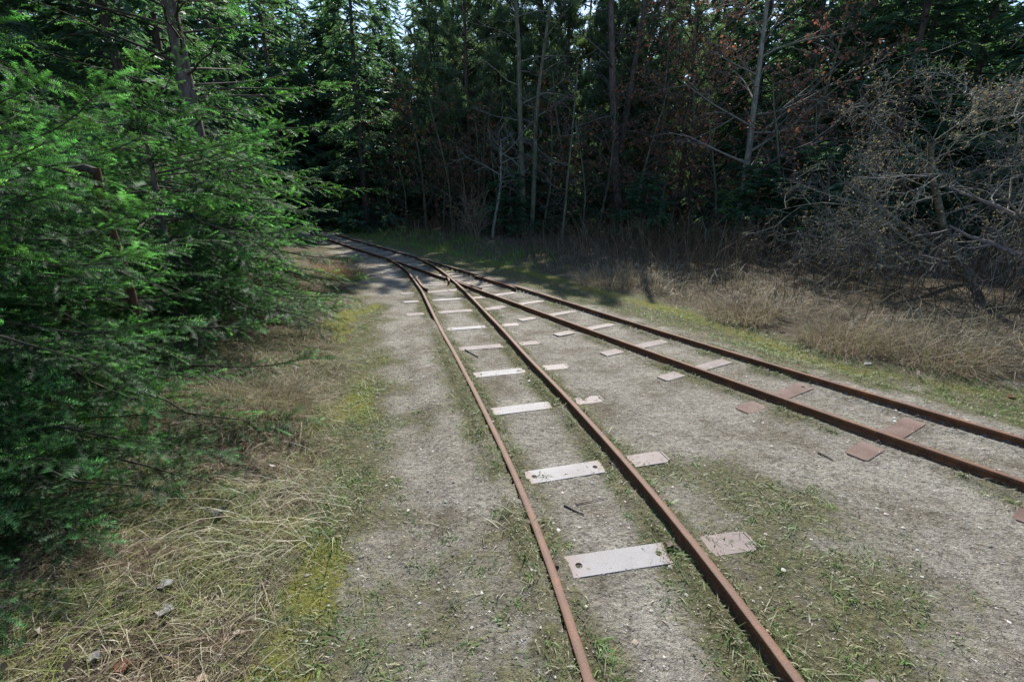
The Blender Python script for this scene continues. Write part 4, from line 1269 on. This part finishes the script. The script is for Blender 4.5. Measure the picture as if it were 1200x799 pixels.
V = np.stack([P - sd[:, None] * Rr[:, :, None], P + sd[:, None] * Rr[:, :, None]], 2)
b = (np.arange(m) * N * 2)[:, None, None] + (np.arange(N - 1) * 2)[None, :, None]
F = (b + np.array([0, 1, 3, 2])[None, None]).reshape(-1, 4)
cols = pick([(.075, .058, .038), (.125, .095, .06), (.22, .19, .13), (.10, .055, .034)], [.42, .3, .14, .14], m)
acc.add(V.reshape(-1, 3), F, np.repeat(cols, N * 2, 0))
tag(acc.build('undergrowth', M_TWIG), 'dense brown tangle of dead stems under the trees on the right', 'undergrowth', None, 'stuff')

# fallen leaves
acc = Acc()
def leafw(x, y, f):
    r = np.exp(-((f['vr'] - .12) / .28) ** 2) * np.clip(1 - (y - 4) / 9, .15, 1)
    l = sst(.1, .5, f['vl']) * (1 - sst(1.5, 2.5, f['vl'])) * .10 * np.clip(2.4 / y, .3, 1) * 5 * sst(.4, .6, fbm(x * 2.2, y * 2.2, 98, 2))
    return inview(x, y) * np.maximum(r * (.15 + .85 * sst(.4, .6, fbm(x * 1.5, y * 1.5, 97, 2))), l) * .35
x, y, f = scatter(26000, (-5, 8), (.7, 12), leafw)
m = len(x); z = gz(x, y, f) + rng.uniform(.005, .05, m)
V, F, C = leaf_quads(np.stack([x, y, z], 1), .045, pick([(.36, .33, .30), (.17, .12, .085), (.30, .13, .06), (.10, .075, .055)], [.3, .36, .12, .22], m), 0)
acc.add(V, F, C)
tag(acc.build('fallen_leaves', M_LEAF), 'withered grey and brown leaves fallen along the edge of the brush', 'leaves', None, 'stuff')

# shrubs of thin bare stems: individual things
def stem_shrub(label, loc, n, h, spread, cols, seed, cat='shrub', name='shrub', rad=.006):
    r_ = np.random.default_rng(seed)
    root = thing(name, label, cat, loc)
    lv = [dict(curl=.12, up=.05, N=5, taper=.3), dict(n=5, ratio=.42, ang=(25, 60), curl=.15, up=.02, rr=.6, N=4, t0=.3, rmin=rad * .6), dict(n=3, ratio=.45, ang=(25, 60), curl=.15, up=0, rr=.7, N=3, rmin=rad * .5)]
    outs = [grow(lv, (r_.normal(0, .08 * spread), r_.normal(0, .08 * spread), -.05), (r_.normal(0, .3 * spread), r_.normal(0, .3 * spread), 1), h * r_.uniform(.6, 1.15), rad, seed * 100 + k) for k in range(n)]
    d = merge(outs)
    for l, nm in ((0, 'stems'), (1, 'twigs')):
        a = Acc()
        for q in ([0] if l == 0 else [1, 2]):
            V, F = tubes(np.array([p for p, _ in d[q]]), np.array([r for _, r in d[q]]), 4 if q == 0 else 3)
            c = np.repeat(pick(cols, [1] * len(cols), len(d[q]), .3, .08), len(V) // len(d[q]), 0)
            a.add(V, F, c)
        a.build(nm, M_TWIG, root)['kind'] = 'stuff'
    return root
stem_shrub('clump of pale upright stems at the forest edge left of the crooked tree', (*gpt(556, 288), 0), 16, 1.7, 1.0, [(.22, .17, .11), (.16, .12, .08)], 511, rad=.011)
TH = [(.08, .075, .068), (.05, .044, .038), (.12, .112, .10)]
for k, (x, y, n, h, sp_, lab) in enumerate([
        (6.4, 6.2, 26, 1.25, 2.6, 'grey thorny thicket below the lichen covered tree, nearest the rails'),
        (5.4, 7.8, 24, 1.2, 2.6, 'grey tangled thicket left of the lichen covered tree'),
        (7.6, 5.6, 24, 1.3, 2.4, 'brown thicket at the right edge behind the dry grass'),
        (4.6, 9.6, 20, 1.1, 2.2, 'dark thicket in front of the small bright fir')]):
    stem_shrub(lab, (x, y, gz1(x, y)), n, h, sp_, TH if k < 2 else [(.11, .075, .055), (.15, .12, .1)], 520 + k)

# individual clumps of dry grass
def clump(label, x, y, n, h, rad, cols, w, lean=(0, 0), wid=.0035, radial=1.0):
    a = rng.uniform(0, 6.28, n); r_ = rad * np.sqrt(rng.uniform(0, 1, n))
    px, py = x + np.cos(a) * r_, y + np.sin(a) * r_
    z = gz(px, py)
    out = np.stack([np.cos(a), np.sin(a)], 1) * (r_ / rad)[:, None] * rng.uniform(.2, 1.5, (n, 1)) * radial + rng.normal(0, .5, (n, 2)) + np.array(lean)
    V, F, C = blades(np.stack([px, py, z - .01], 1), h * rng.uniform(.5, 1.15, n), out, rng.uniform(.05, .95, n), np.full(n, wid), pick(cols, w, n, .35, .1), True)
    V = V - np.array([x, y, 0])
    o = mk('grass_clump', V, F, M_STRAW, None, C)
    o.location = (x, y, 0)
    return tag(o, label, 'grass clump')
DC = [(.34, .29, .205), (.235, .18, .12), (.14, .105, .07), (.14, .155, .06)]
clump('big brownish mound of dry grass on the left verge below the firs', -1.95, 3.15, 2200, .26, .42, DC, [.3, .35, .25, .1], (.1, -.2))
clump('long pale straw blades bent over the left verge near the camera', -1.15, 2.1, 200, .28, .34, [(.50, .46, .34), (.36, .32, .22), (.2, .22, .1)], [.5, .3, .2], (-.75, -.55), .0038, .3)
clump('reddish brown dry tuft at the path edge under the fir tips', -3.45, 9.3, 1500, .48, .42, [(.34, .24, .14), (.24, .16, .10), (.3, .26, .12)], [.5, .3, .2], (.1, 0), .006)
clump('pale straw clump at the right edge beside the far rail', 4.35, 4.55, 1700, .33, .5, DC, [.4, .25, .2, .15], (-.3, -.3), .004)
clump('bleached grass clump left of the one at the right edge', 3.75, 5.05, 1500, .33, .45, DC, [.4, .25, .2, .15], (-.3, -.3), .004)
clump('pale dry clump at the brush edge above the fallen leaves', 3.2, 6.3, 1600, .33, .5, DC, [.35, .3, .25, .1], (-.2, -.2), .005)
clump('whitish dry clump by the mossy patch farther along the brush', 1.9, 8.9, 1700, .33, .6, DC, [.5, .25, .2, .05], (-.2, -.2), .007)

# sticks
def stick(label, pts, r_, col):
    P = np.array(pts, float)[None]
    P[0, :, 2] += gz(P[0, :, 0], P[0, :, 1])
    c = P[0, 0].copy(); P = P - c
    V, F = tubes(P, np.array([np.linspace(r_, r_ * .6, P.shape[1])]), 6)
    o = mk('stick', V, F, M_TWIG, None, np.tile(col, (len(V), 1))); o.location = c
    return tag(o, label, 'stick')
p = [gpt(661, 593), gpt(675, 600), gpt(684, 604)]
stick('short black twig lying between the near rails above the closest sleeper', [(*q, .006) for q in p], .005, (.07, .058, .048))
p = [gpt(675, 592), gpt(694, 588), gpt(712, 584)]
stick('thin grey twig lying beside the short black one', [(*q, .006) for q in p], .003, (.12, .10, .085))
p = [gpt(545, 411), gpt(553, 415), gpt(560, 419)]
stick('dark twig between the near rails farther up the curve', [(*q, .008) for q in p], .008, (.05, .042, .036))
p = [gpt(958, 532), gpt(966, 535), gpt(976, 540)]
stick('dark twig on the bare sand between the two tracks', [(*q, .008) for q in p], .006, (.07, .06, .04))

# large dead leaves near the camera
def dead_leaf(label, px, py, size, col, rz, lift=.02):
    x, y = gpt(px, py, .05)
    n = 7
    u = np.linspace(0, 1, n); wv = np.array([.02, .2, .34, .36, .33, .2, .02]) * rng.uniform(.75, 1.2, 7)
    V = []
    for i in range(n):
        for j in (-1, 0, 1):
            V.append((u[i] - .5 + rng.normal(0, .03), j * wv[i] + rng.normal(0, .03), .35 * abs(j) * wv[i] + .3 * (u[i] - .5) ** 2 + rng.normal(0, .055)))
    V = np.array(V) * size
    F = [(i * 3 + j, i * 3 + j + 1, i * 3 + j + 4, i * 3 + j + 3) for i in range(n - 1) for j in range(2)]
    o = mk('dead_leaf', V, np.array(F), M_LEAF, None, np.tile(col, (len(V), 1)) * rng.uniform(.85, 1.15, (len(V), 1)), True)
    o.location = (x, y, gz1(x, y) + lift); o.rotation_euler = (rng.uniform(-.2, .2), rng.uniform(-.2, .2), rz)
    return tag(o, label, 'leaf')
dead_leaf('large curled grey leaf in the straw, upper of two by the left verge', 197, 692, 0.069, (0.236, 0.236, 0.236), .5, 0.013)
dead_leaf('large curled grey leaf in the straw, lower of two by the left verge', 195, 722, 0.081, (0.248, 0.242, 0.236), .2, 0.013)
dead_leaf('torn grey leaf close to the bottom edge on the left verge', 115, 783, 0.063, (0.223, 0.223, 0.223), .1, 0.009)
dead_leaf('orange brown dead leaf at the bottom edge on the left verge', 145, 788, 0.063, (0.186, 0.081, 0.037), .6, 0.009)
dead_leaf('pale tan dead leaf at the bottom right of the left verge', 236, 792, 0.040, (0.260, 0.167, 0.118), 1.1, 0.006)
dead_leaf('small pale leaf on the moss beside the left path', 277, 737, 0.034, (0.298, 0.236, 0.186), .2, 0.006)
dead_leaf('dark grey leaf lying under the long pale straw', 258, 606, 0.075, (0.124, 0.124, 0.124), 1.0, 0.016)
dead_leaf('brown dead leaf against the inner side of the closest rail', 785, 633, 0.052, (0.081, 0.053, 0.031), .8, 0.009)
dead_leaf('white dead leaf in the litter beyond the far rail', 1018, 422, 0.075, (0.341, 0.335, 0.310), .4, 0.011)
dead_leaf('rust red leaf at the right edge beyond the far rail', 1186, 460, 0.063, (0.136, 0.050, 0.031), .4, 0.009)
if 0: print('TRIS', sum(len(m.loop_triangles) if m.loop_triangles else sum(len(p.vertices) - 2 for p in m.polygons) for m in bpy.data.meshes if len(m.polygons) < 5000), 'small;', {m.name: len(m.polygons) for m in bpy.data.meshes if len(m.polygons) >= 20000})
print('POLYS_TOTAL', sum(len(m.polygons) for m in bpy.data.meshes))
